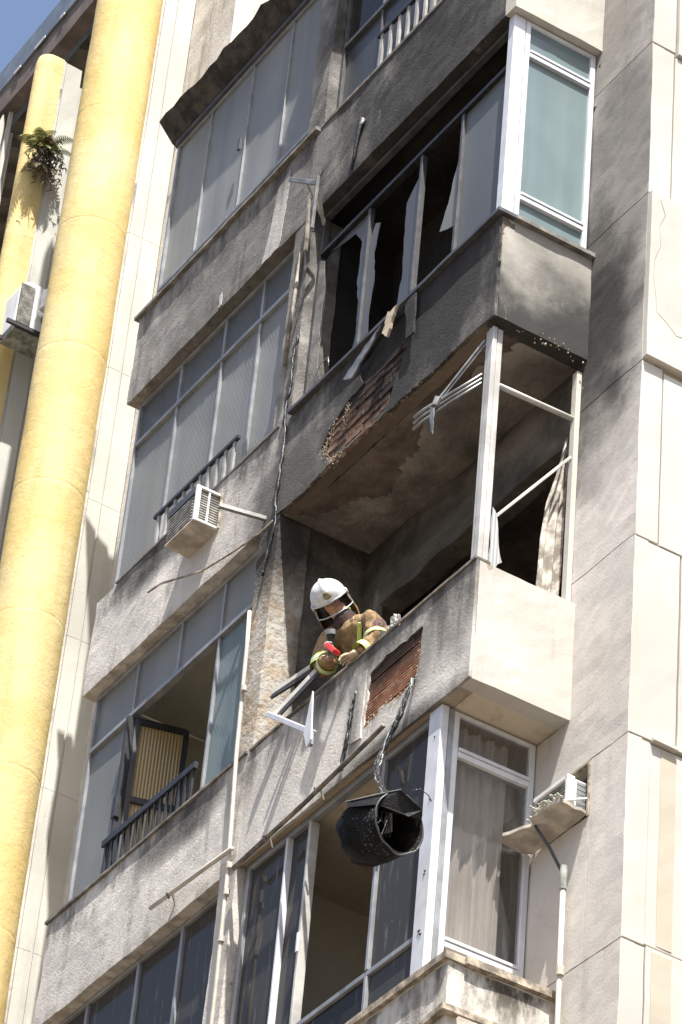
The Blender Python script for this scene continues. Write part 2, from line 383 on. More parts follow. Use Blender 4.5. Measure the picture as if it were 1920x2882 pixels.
    def build(s, name, mat, parent=None, bevel=0, smooth=False, recalc=True):
        if recalc: bmesh.ops.recalc_face_normals(s.b, faces=s.b.faces)
        if bevel:
            bmesh.ops.bevel(s.b, geom=[e for e in s.b.edges if e.is_manifold and e.calc_face_angle(0) > .5], offset=bevel, segments=1, affect='EDGES')
        me = bpy.data.meshes.new(name); s.b.to_mesh(me); s.b.free()
        me.materials.append(M[mat] if isinstance(mat, str) else mat)
        if smooth: me.polygons.foreach_set('use_smooth', [True]*len(me.polygons))
        return link_mesh(name, me, parent)
def ragged(pts, step=.05, amp=.012, seed=0):
    """closed 2D outline resampled with a broken, uneven edge"""
    out = []; n = len(pts); rr = random.Random(seed)
    for i in range(n):
        a = pts[i]; b = pts[(i+1) % n]; L = math.dist(a, b); k = max(1, int(L/step))
        for j in range(k):
            t = j/k; out.append((a[0]+(b[0]-a[0])*t+rr.uniform(-amp, amp), a[1]+(b[1]-a[1])*t+rr.uniform(-amp, amp)))
    return out

# ------------------------------------------------------------------ setting: ground
g = MB(); g.b.faces.new([g.b.verts.new(p) for p in ((-400,-400,-18),(400,-400,-18),(400,400,-18),(-400,400,-18))])
tag(g.build('ground', 'ground'), 'pale street paving far below the facade', None, None, 'structure')

# ------------------------------------------------------------------ the burnt apartment building
SZ = {5: 5.70, 4: 2.85, 3: 0.0, 2: -2.85, 1: -5.69}          # sill level of each storey
BZ = {5: 4.82, 4: 1.97, 3: -.87, 2: -3.73, 1: -6.57}         # underside of each storey's parapet
XL, XM, D, W = -5.39, -2.66, .732, .615
B = empty('apartment_building', (0, 0, -18), 'weathered grey apartment block with soot-blackened corner balconies', 'building')

# wall strip facing the street beyond the bays, in panels with recessed joints
jz = [6.9, 5.3, 4.0, 1.57, .165, -1.28, -2.67, -4.14, -5.535, -6.95, -8.4]
for a, b in zip(jz, jz[1:]):
    p = MB()
    xl = -.36 if a < -3 else -.12
    if a == -2.67:
        p.rbox(-.12, W-.004, D, D+.1, BZ[2], a-.005, .08, .005); p.rbox(-.36, W-.004, D, D+.1, b+.005, BZ[2]-.001, .08, .005)
    elif a == -4.14:      # opening for the wall air conditioner, joint to opening
        p.rbox(-.36, .245, D, D+.1, b+.005, -4.54, .1, .005); p.rbox(-.36, -.16, D, D+.1, -4.535, a-.005, .1, .005); p.rbox(.25, W-.004, D, D+.1, b+.005, a-.005, .1, .005)
    else: p.rbox(-.12, W-.004, D, D+.1, b+.005, a-.005, .08, .005)
    p.build('wall_panel', 'render_strip', B)
MB().box(-.1, .60, D+.03, D+.14, BZ[2], 6.9).box(-.35, .60, D+.03, D+.14, -8.4, -4.56).box(-.35, -.17, D+.03, D+.14, -4.555, BZ[2]-.003).box(.26, .60, D+.03, D+.14, -4.555, BZ[2]-.003).build('wall_core', 'mortar', B)
# right hand end wall: panels standing proud by different amounts
def gp(y0, y1, z0, z1, pr=0.0, mat='wall_white'):
    MB().rbox(W-.1, W+pr, y0+.003, y1-.003, z0+.003, z1-.003, .12, .003).build('wall_panel', mat, B, .004)
gp(D, .92, 1.56, 6.9); gp(.92, 1.9, 1.53, 6.9, .03)
gp(D, .913, .165, 1.55); gp(.913, 1.9, .10, 1.52, .006)
gp(D, 1.9, -1.27, .16, .045)
gp(D, .902, -2.68, -1.28); gp(.902, 1.9, -2.69, -1.31, .004)
gp(D, 1.075, -4.14, -2.69, 0); gp(1.075, 1.9, -4.14, -2.70, .012)
gp(D, .895, -5.535, -4.15); gp(.895, 1.9, -5.52, -4.15, -.008)
gp(.895, 1.08, -4.150, -4.115, .03)
gp(D, .9, -8.4, -5.54); gp(.9, 1.9, -8.4, -5.53, .006)
MB().rbox(W-.012, W-.0045, .975, 1.085, -5.5, -4.17, .1, .004).build('paint_patch', 'wall_patch', B)
MB().rbox(W-.01, W+.0095, .94, 1.08, -7.5, -5.56, .1, .004).build('paint_patch', 'wall_patch', B)
MB().box(W-.14, W-.02, D+.1, 8, -8.4, 6.9).build('wall_core', 'mortar', B)
MB().box(W-.12, W+.045, 1.905, 8, -8.4, 6.9).build('wall', 'wall_white', B)
# thin crack in the white wall
cr = [(.80,.10),(.845,-.02),(.80,-.14),(.815,-.3),(.77,-.45),(.765,-.6),(.79,-.75),(.80,-.88),(.88,-.93),(.96,-1.0),(1.06,-.98)]
c = MB(); pr = [Vector((W+.0462, y, z)) for y, z in cr]
c.tube(pr, .0022, 4, lump=.4).build('crack', 'mortar', B)
# lower plain wall down to the street
MB().box(XL, .5, .04, 8, -18, -8.4).build('wall', 'render_grey', B)
MB().box(.5, W, D, 8, -18, -8.4).build('wall', 'wall_white', B)

# storeys
brickmeshes = {}
def parapet(n, x0, x1, holes=(), mat='render_grey', outer=None, end=None):
    z0, z1 = BZ[n], SZ[n]
    if outer is None and not holes:
        m = MB().rbox(x0, x1, 0, .12, z0, z1, .07, .006, n); m.build('parapet', mat, B)
    else:
        m = MB()
        out = outer or [(x0, z0), (x1, z0), (x1, z1), (x0, z1)]
        m.holed(out, [list(h) for h in holes], 0, .022); m.build('parapet_render', mat, B)
        MB().rbox(x0, x1, .0245, .12, z0+.012, z1, .05, .016 if n == 3 else .004).build('parapet', 'burnt_mortar' if n == 3 else 'mortar', B)
for n in (5, 4, 3, 2, 1):
    if 5 > n > 1: parapet(n, XL, XM-.001)
    # slab of this storey (ceiling of the one below)
    MB().box(XL+.07, -2.76, .125, 6, BZ[n]+.012, BZ[n]+.11).build('floor_slab', 'interior', B)
    MB().box(-2.75, -.02, .125, 6, BZ[n]+.012, BZ[n]+.11).build('floor_slab', {3: 'burnt_ceiling', 4: 'burnt_dark'}.get(n, 'soffit'), B)
parapet(1, XL, XM-.001)
for n in (5, 4, 1): parapet(n, XM+.001, -.13)
# third storey parapet: render fallen away around scorched brickwork
hole3 = ragged([(-1.72,-.14),(-1.62,-.36),(-1.86,-.40),(-2.02,-.50),(-2.12,-.62),(-1.98,-.83),(-1.62,-.83),(-1.45,-.835),(-1.26,-.79),(-1.20,-.62),(-1.10,-.47),(-1.02,-.30),(-1.08,-.14),(-1.12,-.07),(-1.20,-.025),(-1.45,-.03)], .045, .012, 3)
parapet(3, XM+.001, -.002, [hole3], outer=ragged([(XM+.001, -.85), (-2.3,-.87), (-1.9,-.83), (-1.2,-.85), (-.6,-.87), (-.35,-.845), (-.002, -.87), (-.002, -.0), (XM+.001, -.0)], .05, .009, 9))
hole2 = ragged([(-1.17,-3.06),(-1.19,-3.46),(-1.04,-3.44),(-.98,-3.40),(-.93,-3.43),(-.80,-3.44),(-.62,-3.42),(-.57,-3.20),(-.575,-3.02),(-.75,-3.035),(-.95,-3.01),(-1.1,-3.035)], .035, .009, 5)
parapet(2, XM+.001, -.002, [hole2], outer=ragged([(XM+.001, BZ[2]), (-.002, BZ[2]), (-.002, -2.852), (XM+.001, -2.852)], .12, .004, 10))
# raised smooth render band left of the brick hole
MB().poly([(x, -.002, z) for x, z in ragged([(-1.30,-3.02),(-1.32,-3.52),(-1.205,-3.53),(-1.19,-3.0)], .07, .008, 2)], (0, -.01, 0)).build('render_patch', 'render_grey', B)
# side parapets (facing the open corner)
for n in (5, 4, 3, 2, 1):
    mat = {5: 'render_g', 4: 'render_g', 3: 'render_clean', 2: 'render_g', 1: 'render_f1'}[n]
    y0 = .0245 if n in (2, 3) else -.0
    MB().rbox(-.125, .0, y0, D+.02, BZ[n], SZ[n], .07, .005, n+9).build('side_parapet', mat, B)
# hollow clay bricks seen in the broken parapets: ribbed faces, each its own part
def ribbed_brick(wd, ht, dp, ribs, name):
    m = MB(); n = ribs*2
    pts = [(0, 0)]
    prof = []
    for i in range(n):
        y = 0 if i % 2 == 0 else .004
        prof += [(y, ht*i/n), (y, ht*(i+1)/n)]
    a = [(0, y, z) for y, z in prof]+[(0, dp, ht), (0, dp, 0)]
    m.poly(a, (wd, 0, 0)); bmesh.ops.recalc_face_normals(m.b, faces=m.b.faces)
    me = bpy.data.meshes.new(name); m.b.to_mesh(me); m.b.free(); return me
bm1 = ribbed_brick(.285, .128, .03, 6, 'brick'); bm1.materials.append(M['brick'])
bm2 = ribbed_brick(.205, .058, .02, 1, 'brick'); bm2.materials.append(M['brick_dark'])
for r in range(4):
    for k in range(4):
        x = -1.40+k*.295+(.14 if r % 2 else 0); z = -3.53+r*.138
        link_mesh('brick', bm1, B, (x, .0085+random.uniform(-.004, .004), z), (0, random.uniform(-.012, .012), 0))
for r in range(8):
    for k in range(6):
        x = -2.12+k*.217+(.1 if r % 2 else 0); z = -.85+r*.0675
        if x > -1.15 or (r > 5 and x < -1.8): continue
        link_mesh('brick', bm2, B, (x, .0115+random.uniform(-.005, .004), z), (0, random.uniform(-.02, .02), random.uniform(-.02, .02)))
# crumbling mortar lumps along the break
def lumps(pts, n, r, mat, name='rubble'):
    m = MB(); rr = random.Random(n)
    for i in range(n):
        a = rr.choice(range(len(pts)-1)); t = rr.random(); p = Vector(pts[a]).lerp(Vector(pts[a+1]), t)+Vector((rr.gauss(0, .02), rr.uniform(-.006, .006), rr.gauss(0, .02)))
        q = bmesh.ops.create_icosphere(m.b, subdivisions=1, radius=rr.uniform(.3, 1)*r, matrix=Matrix.Translation(p))
        for v in q['verts']: v.co += Vector((rr.uniform(-1, 1), rr.uniform(-1, 1), rr.uniform(-1, 1)))*r*.25
    o = m.build(name, mat, B); o['kind'] = 'stuff'; return o
M['crumb'] = simple('pale_mortar_crumb', (.50, .42, .31), .95, 0, .3, 30, .3)
lumps([(-1.95,.005,-.46),(-2.08,.005,-.64),(-2.0,.005,-.82),(-1.8,.005,-.84)], 260, .0055, 'crumb')
lumps([(-1.8,.005,-.42),(-1.85,.01,-.62)], 160, .005, 'crumb')
lumps([(-1.19,.0,-3.45),(-.98,.0,-3.41),(-.8,.0,-3.45),(-.6,.0,-3.42),(-.57,.0,-3.15)], 150, .006, 'crumb')
lumps([(-.02,.13,-.872),(-.02,.7,-.872)], 26, .010, 'crumb')
lumps([(-2.6,.0,-.86),(-1.2,.0,-.86),(-.1,.0,-.865)], 90, .006, 'burnt_mortar')
# flap of render hanging from the third storey sill, and a torn strip
MB().poly([(x, -.03, z) for x, z in ragged([(-1.07,-.045),(-1.02,-.40),(-.935,-.40),(-.95,-.02)], .05, .007, 4)], (0, -.014, 0)).build('hanging_render', 'render_grey', B)
MB().poly([(x, -.055, z) for x, z in ragged([(-1.24,-.02),(-1.30,-.17),(-1.22,-.24),(-1.14,-.03)], .03, .012, 8)], (0, -.02, 0)).build('hanging_render', 'crumb', B)
MB().poly([(x, -.05, z) for x, z in ragged([(-1.35,-.05),(-1.55,-.12),(-1.80,-.24),(-1.68,-.30),(-1.45,-.15)], .03, .012, 18)], (0, -.012, 0)).build('hanging_render', 'bent_metal', B)

for pts in ([(-3.34,1.975),(-3.10,1.98),(-3.06,2.4),(-3.05,2.76),(-3.22,2.66),(-3.27,2.3)], [(-3.98,1.98),(-3.93,1.99),(-3.94,2.12),(-3.98,2.1)]):
    MB().poly([(x, -.0075, z) for x, z in ragged(pts, .05, .010, 3)], (0, .004, 0)).build('paint_patch', 'render_streak', B)

# sills
def sill(n, x0, x1, mat='sill_dark', th=.035, out=.035):
    MB().rbox(x0, x1, -out, .1, SZ[n]+.002, SZ[n]+th, .1, .003).build('sill', mat, B)
sill(4, XL-.03, XM-.01); sill(4, XM+.01, -.0, 'sill_dark', .03, .01)
sill(3, XL+.3, XM-.1, 'sill_dark', .02, .012)
sill(3, XM+.06, .035, 'alu_dark', .03, .04); MB().box(-.12, .04, .1, D-.003, .002, .034).build('sill', 'sill_dark', B)
sill(2, XL-.02, XM-.01, 'sill_dark', .022, .02); sill(2, XM+.02, -.0, 'pipe_dark', .02, .012)
sill(1, -2.6, .02, 'sill_rust', .05, .03); MB().rbox(-.34, .04, .1, D-.003, SZ[1]+.002, SZ[1]+.05, .1, .004).build('sill', 'sill_rust', B)
# loose debris on the burnt sill
lumps([(-2.1,.03,-2.82),(-1.0,.03,-2.82),(-.2,.03,-2.82)], 60, .014, 'crumb')
lumps([(-.98,.0,-2.80),(-.88,.0,-2.80)], 26, .022, 'fin_white')

# vertical pier between the two window columns
for n in (4, 3, 2, 1):
    z0, z1 = SZ[n]+.001, BZ[n+1]-.001
    MB().rbox(-2.87, -2.62 if n > 1 else -2.66, .004, .26, z0, z1, .07, .007, n).build('pier', 'patchy_reveal' if n == 2 else 'render_grey', B)
# partitions, back walls and lintels inside
for n in (4, 3, 2, 1):
    z0, z1 = BZ[n]+.112, BZ[n+1]+.01
    mt = 'burnt_wall' if n == 2 else ('burnt_dark' if n == 3 else 'interior')
    MB().box(-2.74, -2.64, .262, 5.8, z0, z1).build('partition_wall', mt, B)
    MB().box(-2.84, -2.745, .262, 5.8, z0, z1).build('partition_wall', 'interior', B)
    MB().box(XL+.06, -2.85, 2.6, 2.7, z0, z1).build('back_wall', 'interior', B)
    MB().box(-2.63, .5, 4.2, 4.3, z0, z1).build('back_wall', mt if n != 2 else 'burnt_dark', B)
    MB().box(XL+.02, XL+.06, .138, 5.8, z0, z1).build('side_wall', 'interior', B)
MB().box(.40, .48, .9, 4.2, -6.4, 6.9).build('side_wall', 'burnt_dark', B)
MB().rbox(XM+.03, -.02, .735, .90, -1.44, -.862, .12, .012).build('lintel', 'burnt_wall', B)
MB().rbox(XM+.03, -.02, .735, .90, 1.2, 1.975, .12, .012).build('lintel', 'burnt_dark', B)
MB().rbox(-2.46, -2.40, .72, .76, -3.6, -1.3, .1, .008).build('door_frame', 'burnt_plaster', B)
# remains of the ceiling render in the burnt balcony, with its broken front edge
edge = [(-2.60,.05),(-2.50,.22),(-2.30,.30),(-2.12,.36),(-2.0,.50),(-1.8,.44),(-1.62,.36),(-1.45,.40),(-1.32,.30),(-1.1,.22),(-.8,.26),(-.5,.20),(-.3,.27),(-.12,.30)]
er = []; rr = random.Random(4)
for a, b in zip(edge, edge[1:]):
    for j in range(7): er.append((a[0]+(b[0]-a[0])*j/7+rr.uniform(-.012, .012), a[1]+(b[1]-a[1])*j/7+rr.uniform(-.022, .022)))
er.append(edge[-1])
MB().poly([(x, y, -.859) for x, y in er]+[(-.12, .733, -.859), (-2.60, .733, -.859)], (0, 0, -.016)).build('ceiling_render', 'burnt_plaster', B)

# ------------------------------------------------------------------ windows
def window(n_x, zb, zt, mull, trans, y=.11, frame='alu_grey', panes='frosted', upper=None, fw=.03, th=.05, skip=(), pmat=None, mw=.022):
    x0, x1 = n_x; f = MB()
    f.box(x0, x0+fw, y-th/2, y+th/2, zb, zt); f.box(x1-fw, x1, y-th/2, y+th/2, zb, zt)
    f.box(x0+fw, x1-fw, y-th/2, y+th/2, zb, zb+fw); f.box(x0+fw, x1-fw, y-th/2, y+th/2, zt-fw, zt)
    o = f.build('window', frame, B, .002)
    xs = [x0+fw]+list(mull)+[x1-fw]
    if trans:
        MB().box(x0+fw, x1-fw, y-th/2-.008, y+th/2-.002, trans-.018, trans+.018).build('transom', frame, o, .002)
    zz = [(zb+fw, trans-.018 if trans else zt-fw)]+([(trans+.018, zt-fw)] if trans else [])
    for m in mull:
        for a, b in zz: MB().box(m-mw/2, m+mw/2, y-th/2+.004, y+th/2-.004, a, b).build('mullion', frame, o, .002)
    for r, (a, b) in enumerate(zz):
        for i, (p, q) in enumerate(zip(xs, xs[1:])):
            if (r, i) in skip: continue
            mt = (pmat or {}).get((r, i)) or (upper if r and upper else panes)
            t = random.uniform(-.0025, .0025)
            m = MB(); m.poly([(p+.002, y+t, a+.001), (q-.002, y-t, a+.001), (q-.002, y-t, b-.001), (p+.002, y+t, b-.001)], (0, .005, 0))
            m.build('pane', mt, o)
    return o
# left column
w4 = window((-5.33, -2.9), 2.89, 4.80, (-4.77, -4.10, -3.49), 3.16, frame='alu_grey', panes='frosted', pmat={(1, 0): 'frosted_pale'}, mw=.008)
w3 = window((-5.33, -2.88), .025, 1.96, (-4.67, -4.0, -3.44), 1.53, panes='ribbed', upper='ribbed_dark', mw=.03)
w2 = window((-5.33, -2.88), -2.825, -.885, (-4.70, -4.07, -3.47), -1.38, panes='frosted_through', upper='frosted_through', skip=((0, 1), (0, 2)), pmat={(0, 3): 'ribbed_green'}, mw=.026)
w1 = window((-5.33, -2.72), -5.64, -3.735, (-4.76, -4.06, -3.48), None, panes='dark_glass_dusty', frame='alu_grey', mw=.035)
for i, ch in enumerate([c for c in w2.children if c.name.startswith('mullion')]): pass
# the open part of the second storey window keeps no middle mullion below the transom
for ch in list(w2.children):
    if ch.name.startswith('mullion'):
        v = ch.data.vertices[0].co
        if abs(v.x+4.07) < .03 and v.z < -1.4: bpy.data.objects.remove(ch, do_unlink=True)
# handle of the fourth storey sliding window
MB().box(-4.11, -4.075, .035, .055, 3.78, 3.90).build('handle', 'alu_dark', w4)
# right column, fourth storey (sooty)
wb4 = window((-2.60, -.14), 2.885, 4.80, (-2.05, -1.35, -.75), 3.72, panes='frosted_sooty', upper='dark_glass', frame='alu_dark', pmat={(0, 2): 'frosted', (0, 3): 'frosted'})
# third storey: burst panes
wb3 = window((-2.60, -.135), .035, 1.955, (-1.92, -1.24, -.72), 1.56, y=.10, panes='frosted', upper='burnt_dark', frame='alu_dark', skip=((0, 0), (0, 1), (0, 2), (1, 0), (1, 1), (1, 2), (1, 3)), pmat={(0, 3): 'frosted_dull'}, mw=.03)
for ch in list(wb3.children):
    if ch.name.startswith('mullion') and ch.data.vertices[0].co.z > 1.5: bpy.data.objects.remove(ch, do_unlink=True)
    elif ch.name.startswith('transom'): ch.data.materials[0] = M['char']
def shard(win, pts, mat='shard', y=.10):
    r = ragged(pts, .05, .006, len(pts)); MB().poly([(x, y, z) for x, z in r], (0, .005, 0)).build('shard', mat, win)
shard(wb3, [(-2.57,.07),(-2.30,.07),(-2.36,.16),(-2.44,.40),(-2.47,.75),(-2.46,1.1),(-2.50,1.45),(-2.57,1.5)], 'render_grey', .075)
shard(wb3, [(-2.57,.07),(-2.44,.07),(-2.50,.6),(-2.49,1.2),(-2.57,1.5)])
shard(wb3, [(-2.05,.07),(-1.94,.07),(-1.94,1.53),(-2.5,1.53),(-2.12,1.45),(-2.02,1.3),(-2.03,.9),(-1.99,.7),(-1.98,.4)])
shard(wb3, [(-1.90,.07),(-1.80,.07),(-1.82,.5),(-1.79,.75),(-1.83,1.05),(-1.78,1.3),(-1.85,1.35),(-1.90,1.2)])
shard(wb3, [(-1.60,.07),(-1.26,.07),(-1.26,1.40),(-1.36,1.30),(-1.43,1.24),(-1.42,.9),(-1.40,.55),(-1.44,.30)])
shard(wb3, [(-1.22,.07),(-.74,.07),(-.74,.13),(-.85,.10),(-.98,.16),(-1.1,.09)])
shard(wb3, [(-.74,.52),(-.74,1.2),(-.80,1.05),(-.86,.80),(-.95,.60),(-.85,.56)], 'frosted')
MB().box(-.74, -.14, .035, .052, .065, .10).build('sash_rail', 'alu_grey', wb3)
# corner posts and side window, third storey
def gwindow(x, y0, y1, zb, zt, t1, t2, frame, mats, th=.05, fw=.04, post=True):
    f = MB()
    f.box(x-th/2, x+th/2, y0, y0+fw, zb, zt); f.box(x-th/2, x+th/2, y1-fw, y1, zb, zt)
    f.box(x-th/2, x+th/2, y0+fw, y1-fw, zt-fw*.6, zt); 
    o = f.build('window', frame, B, .003)
    for t in (t1, t2):
        MB().box(x-th/2-.006, x+th/2+.006, y0+fw, y1-fw, t-.036, t+.002).build('transom', frame, o, .003)
        MB().box(x-th/2, x+th/2+.012, y0+fw, y1-fw, t+.006, t+.03).build('transom', frame, o, .003)
    for (a, b), mt in zip(((zb, t1-.037), (t1+.03, t2-.037), (t2+.03, zt-fw*.6)), mats):
        MB().box(x-.004, x+.002, y0+fw, y1-fw, a, b).build('pane', mt, o)
    return o
gw3 = gwindow(-.085, .135, .722, .035, 1.96, .32, 1.66, 'alu', ('frosted_green', 'frosted_green', 'frosted_green'))
MB().box(-.13, -.058, .035, .13, .035, 1.96).build('corner_post', 'alu', gw3, .004)
# burnt second storey: bare frame
gw2 = MB().box(-.115, -.060, .04, .075, -2.83, -.90).box(-.110, -.065, .08, .12, -2.83, -.90).build('window', 'alu_dirty', B, .004)
MB().box(-.148, -.122, .045, .08, -2.83, -.90).build('mullion', 'alu_dirty', gw2, .003)
MB().box(-.10, -.045, .69, .728, -2.83, -.95).build('jamb', 'render_g', gw2, .003)
MB().tube([(-.075, .12, -1.36), (-.075, .70, -1.34)], .019, 10).build('transom', 'alu_dirty', gw2, smooth=True)
shardm = MB(); r = ragged([(.125,-2.83),(.125,-2.34),(.16,-2.38),(.175,-2.5),(.19,-2.62),(.215,-2.74),(.19,-2.76),(.165,-2.82)], .05, .006, 4)
shardm.poly([(-.07, y, z) for y, z in r], (.005, 0, 0)).build('shard', 'shard_ribbed', gw2)
# first storey bay: clear glass, set back from the sill
gw1 = gwindow(-.36, .13, .722, -5.64, -3.735, -5.34, -4.02, 'alu', ('clear', 'clear', 'clear'))
MB().box(-.46, -.325, .03, .085, -5.64, -3.735).build('corner_post', 'alu', gw1, .004)
MB().box(-.40, -.33, .09, .128, -5.64, -3.735).build('corner_post', 'alu_grey', gw1, .004)
for z in (-3.95, -4.4, -4.9, -4.92, -5.3, -5.33):
    MB().tube([(-.38+random.uniform(-.03, .02), .031, z), (-.38, .026, z)], .006, 6).build('screw', 'black_iron', gw1)
wb1 = MB().box(-2.62, -2.58, .06, .11, -5.64, -3.735).box(-2.58, -.462, .06, .11, -3.775, -3.735).box(-2.58, -.462, .06, .11, -5.64, -5.60).build('window', 'alu_grey', B, .003)
MB().box(-2.58, -2.12, .083, .088, -5.60, -3.775).build('pane', 'dark_glass_dusty', wb1)
MB().box(-2.12, -2.098, .05, .115, -5.60, -3.775).build('mullion', 'alu', wb1, .003)
MB().box(-2.098, -1.865, .093, .098, -5.60, -3.775).build('pane', 'dark_glass_dusty', wb1)
MB().box(-1.865, -1.838, .06, .125, -5.60, -3.775).build('mullion', 'alu_dirty', wb1, .003)
MB().box(-1.838, -.462, .062, .108, -5.30, -5.265).build('transom', 'alu_grey', wb1, .003)
MB().box(-1.02, -.99, .058, .112, -5.26, -3.775).build('mullion', 'alu_grey', wb1, .003)
MB().box(-.99, -.462, .083, .088, -5.26, -3.775).build('pane', 'dark_glass_dusty', wb1)
MB().box(-1.02, -.99, .058, .112, -5.60, -5.305).build('mullion', 'alu_grey', wb1, .003)
MB().box(-1.825, -1.02, .083, .088, -5.60, -5.305).build('pane', 'dark_glass', wb1)
MB().box(-.99, -.462, .083, .088, -5.60, -5.305).build('pane', 'dark_glass_dusty', wb1)
MB().box(-1.83, -1.81, .03, .05, -4.76, -4.62).build('handle', 'alu', wb1, .003)
# curtain behind the bay
cm = MB(); cols = 60; prev = None
for i in range(cols+1):
    y = .14+.57*i/cols; xo = -.425+.022*math.sin(i*.62)+.012*math.sin(i*1.7)
    if i > 42: xo -= .0
    a = cm.b.verts.new((xo, y, -3.78)); b = cm.b.verts.new((xo-.01, y+.004, -4.6)); e = cm.b.verts.new((xo+.008*math.sin(i*.9), y, -5.66))
    if prev and i < 47: cm.b.faces.new((prev[0], prev[1], b, a)); cm.b.faces.new((prev[1], prev[2], e, b))
    prev = (a, b, e)
ct = cm.build('curtain', 'curtain', None, smooth=True, recalc=False)
tag(ct, 'pale pleated curtain behind the side window below the burnt balcony', 'curtain')
# scorched strip of curtain left in the burnt side opening
cm = MB(); pts = [(.73,-1.40),(.70,-1.55),(.66,-1.75),(.60,-2.0),(.57,-2.3),(.565,-2.55),(.555,-2.80)]
rt = [(.735,-1.40),(.735,-1.55),(.732,-1.75),(.73,-2.0),(.73,-2.3),(.725,-2.55),(.71,-2.80)]
prev = None
for (ya, z), (yb, _) in zip(pts, rt):
    row = [cm.b.verts.new((-.19+.028*math.sin(k*1.5)+random.uniform(-.004, .004), ya+(yb-ya)*k/9, z)) for k in range(10)]
    if prev:
        for k in range(9): cm.b.faces.new((prev[k], prev[k+1], row[k+1], row[k]))
    prev = row
def clothburn():
    s = N('scorched_cloth'); c = s.mix(s.ramp(s.noise(9, 6, .65), .4, .6), (.20, .17, .14), (.50, .47, .41))
    return s.fin(c, .9)
M['cloth_burn'] = clothburn()
tag(cm.build('curtain', 'cloth_burn', None, smooth=True, recalc=False), 'scorched grey curtain strip hanging in the burnt-out side opening', 'curtain')

# casement hanging open into the second storey room
cs = empty('casement_window', (-4.66, .12, -2.8)); setparent(cs, B); 
for k in ('label', 'category'): 
    if k in cs: del cs[k]
hx, hy = -4.655, .11; dx, dy = .10, .36      # swings inwards
def cpt(t, z, o=0): return Vector((hx+dx*t-dy*o, hy+dy*t+dx*o, z))
cf = MB()
for (t0, z0, t1, z1) in ((.03,-2.78,.03,-1.44),(1,-2.78,1,-1.44)): cf.bar(cpt(t0, z0), cpt(t1, z1), .05, .04, (dx, dy, 0))
for z in (-2.77, -2.12, -1.45): cf.bar(cpt(.03, z), cpt(1, z), .04, .05)
cf.build('casement_frame', 'black_iron', cs)
for a, b in ((-2.75, -2.14), (-2.10, -1.47)):
    MB().poly([cpt(.05, a), cpt(.98, a), cpt(.98, b), cpt(.05, b)], (-dy*.008, dx*.008, 0)).build('pane', 'ribbed_amber', cs)
MB().box(-4.70, -4.64, .035, .075, -2.30, -2.12).build('latch', 'black_iron', cs, .004)
MB().box(-4.69, -4.655, .045, .10, -2.80, -1.42).build('casement_post', 'black_iron', cs)
# railings
def railing(x0, x1, z0, z1, y, n, mat, bw=.02, top='black_iron', topr=.028):
    o = MB().bar((x0, y, z1), (x1, y, z1), .03, topr).build('railing', top, B)
    for i in range(n):
        x = x0+(x1-x0)*(i+.5)/n
        MB().bar((x, y+.004, z0), (x, y+.004, z1-.01), bw, bw*.6, (0, 1, 0)).build('baluster', mat, o)
    return o
railing(-4.74, -3.46, -2.82, -2.50, .03, 15, 'black_iron', .024, topr=.05)
railing(-4.68, -3.46, .03, .40, .045, 10, 'rail_white', .03)
railing(-1.97, -.3, 2.89, 3.30, .035, 14, 'rail_white', .032)

# awning over the fourth storey window
aw = MB(); nx = 46
for (y0, z0, y1, z1) in ((-.09, 5.04, .14, 4.86),):
    top = []; 
    for i in range(nx+1):
        x = -5.40+(5.40-.0)*i/nx; wv = .007*math.sin(i*1.9)+random.uniform(-.006, .006)
        jag = random.uniform(-.02, .02)+(.03 if i > 17 else 0)
        top.append((Vector((x, y0-jag*.4, z0+wv+jag)), Vector((x, y1-.08, z1+.012)), Vector((x, y1, z1-.03))))
    vs = [[aw.b.verts.new(q) for q in p] for p in top]; vb = [[aw.b.verts.new(q+Vector((0, .012, .012))) for q in p] for p in top]
    for a, b, c2, d2 in zip(vs, vs[1:], vb, vb[1:]):
        for j in range(2):
            aw.b.faces.new((a[j], b[j], b[j+1], a[j+1])); aw.b.faces.new((c2[j], c2[j+1], d2[j+1], d2[j]))
        aw.b.faces.new((a[0], c2[0], d2[0], b[0]))
    for q, r2 in ((vs[0], vb[0]), (vs[-1], vb[-1])): aw.b.faces.new((q[0], q[1], r2[1], r2[0])); aw.b.faces.new((q[1], q[2], r2[2], r2[1]))
aw.build('awning', 'awning', B)
MB().box(XL+.06, -2.9, .06, .10, 4.80, 4.845).build('awning_rail', 'alu_dark', B)
# upper part of the old wall above the awning
MB().rbox(-6.8, -5.96, D, D+.2, -8, 12, .14, .006).build('wall', 'render_grey', B)
MB().box(-6.1, -5.962, D+.201, 6, -8, 12).build('wall', 'wall_white', B)
MB().box(-5.96, XL+.02, 1.35, 1.5, -18, 12).build('wall', 'wall_white', B)

MB().rbox(-2.5, -1.9, -.42, -.002, 5.25, 5.6, .1, .005).build('shadow_block', 'concrete', B)  # unseen block above the frame, added to cast shade on the fourth storey

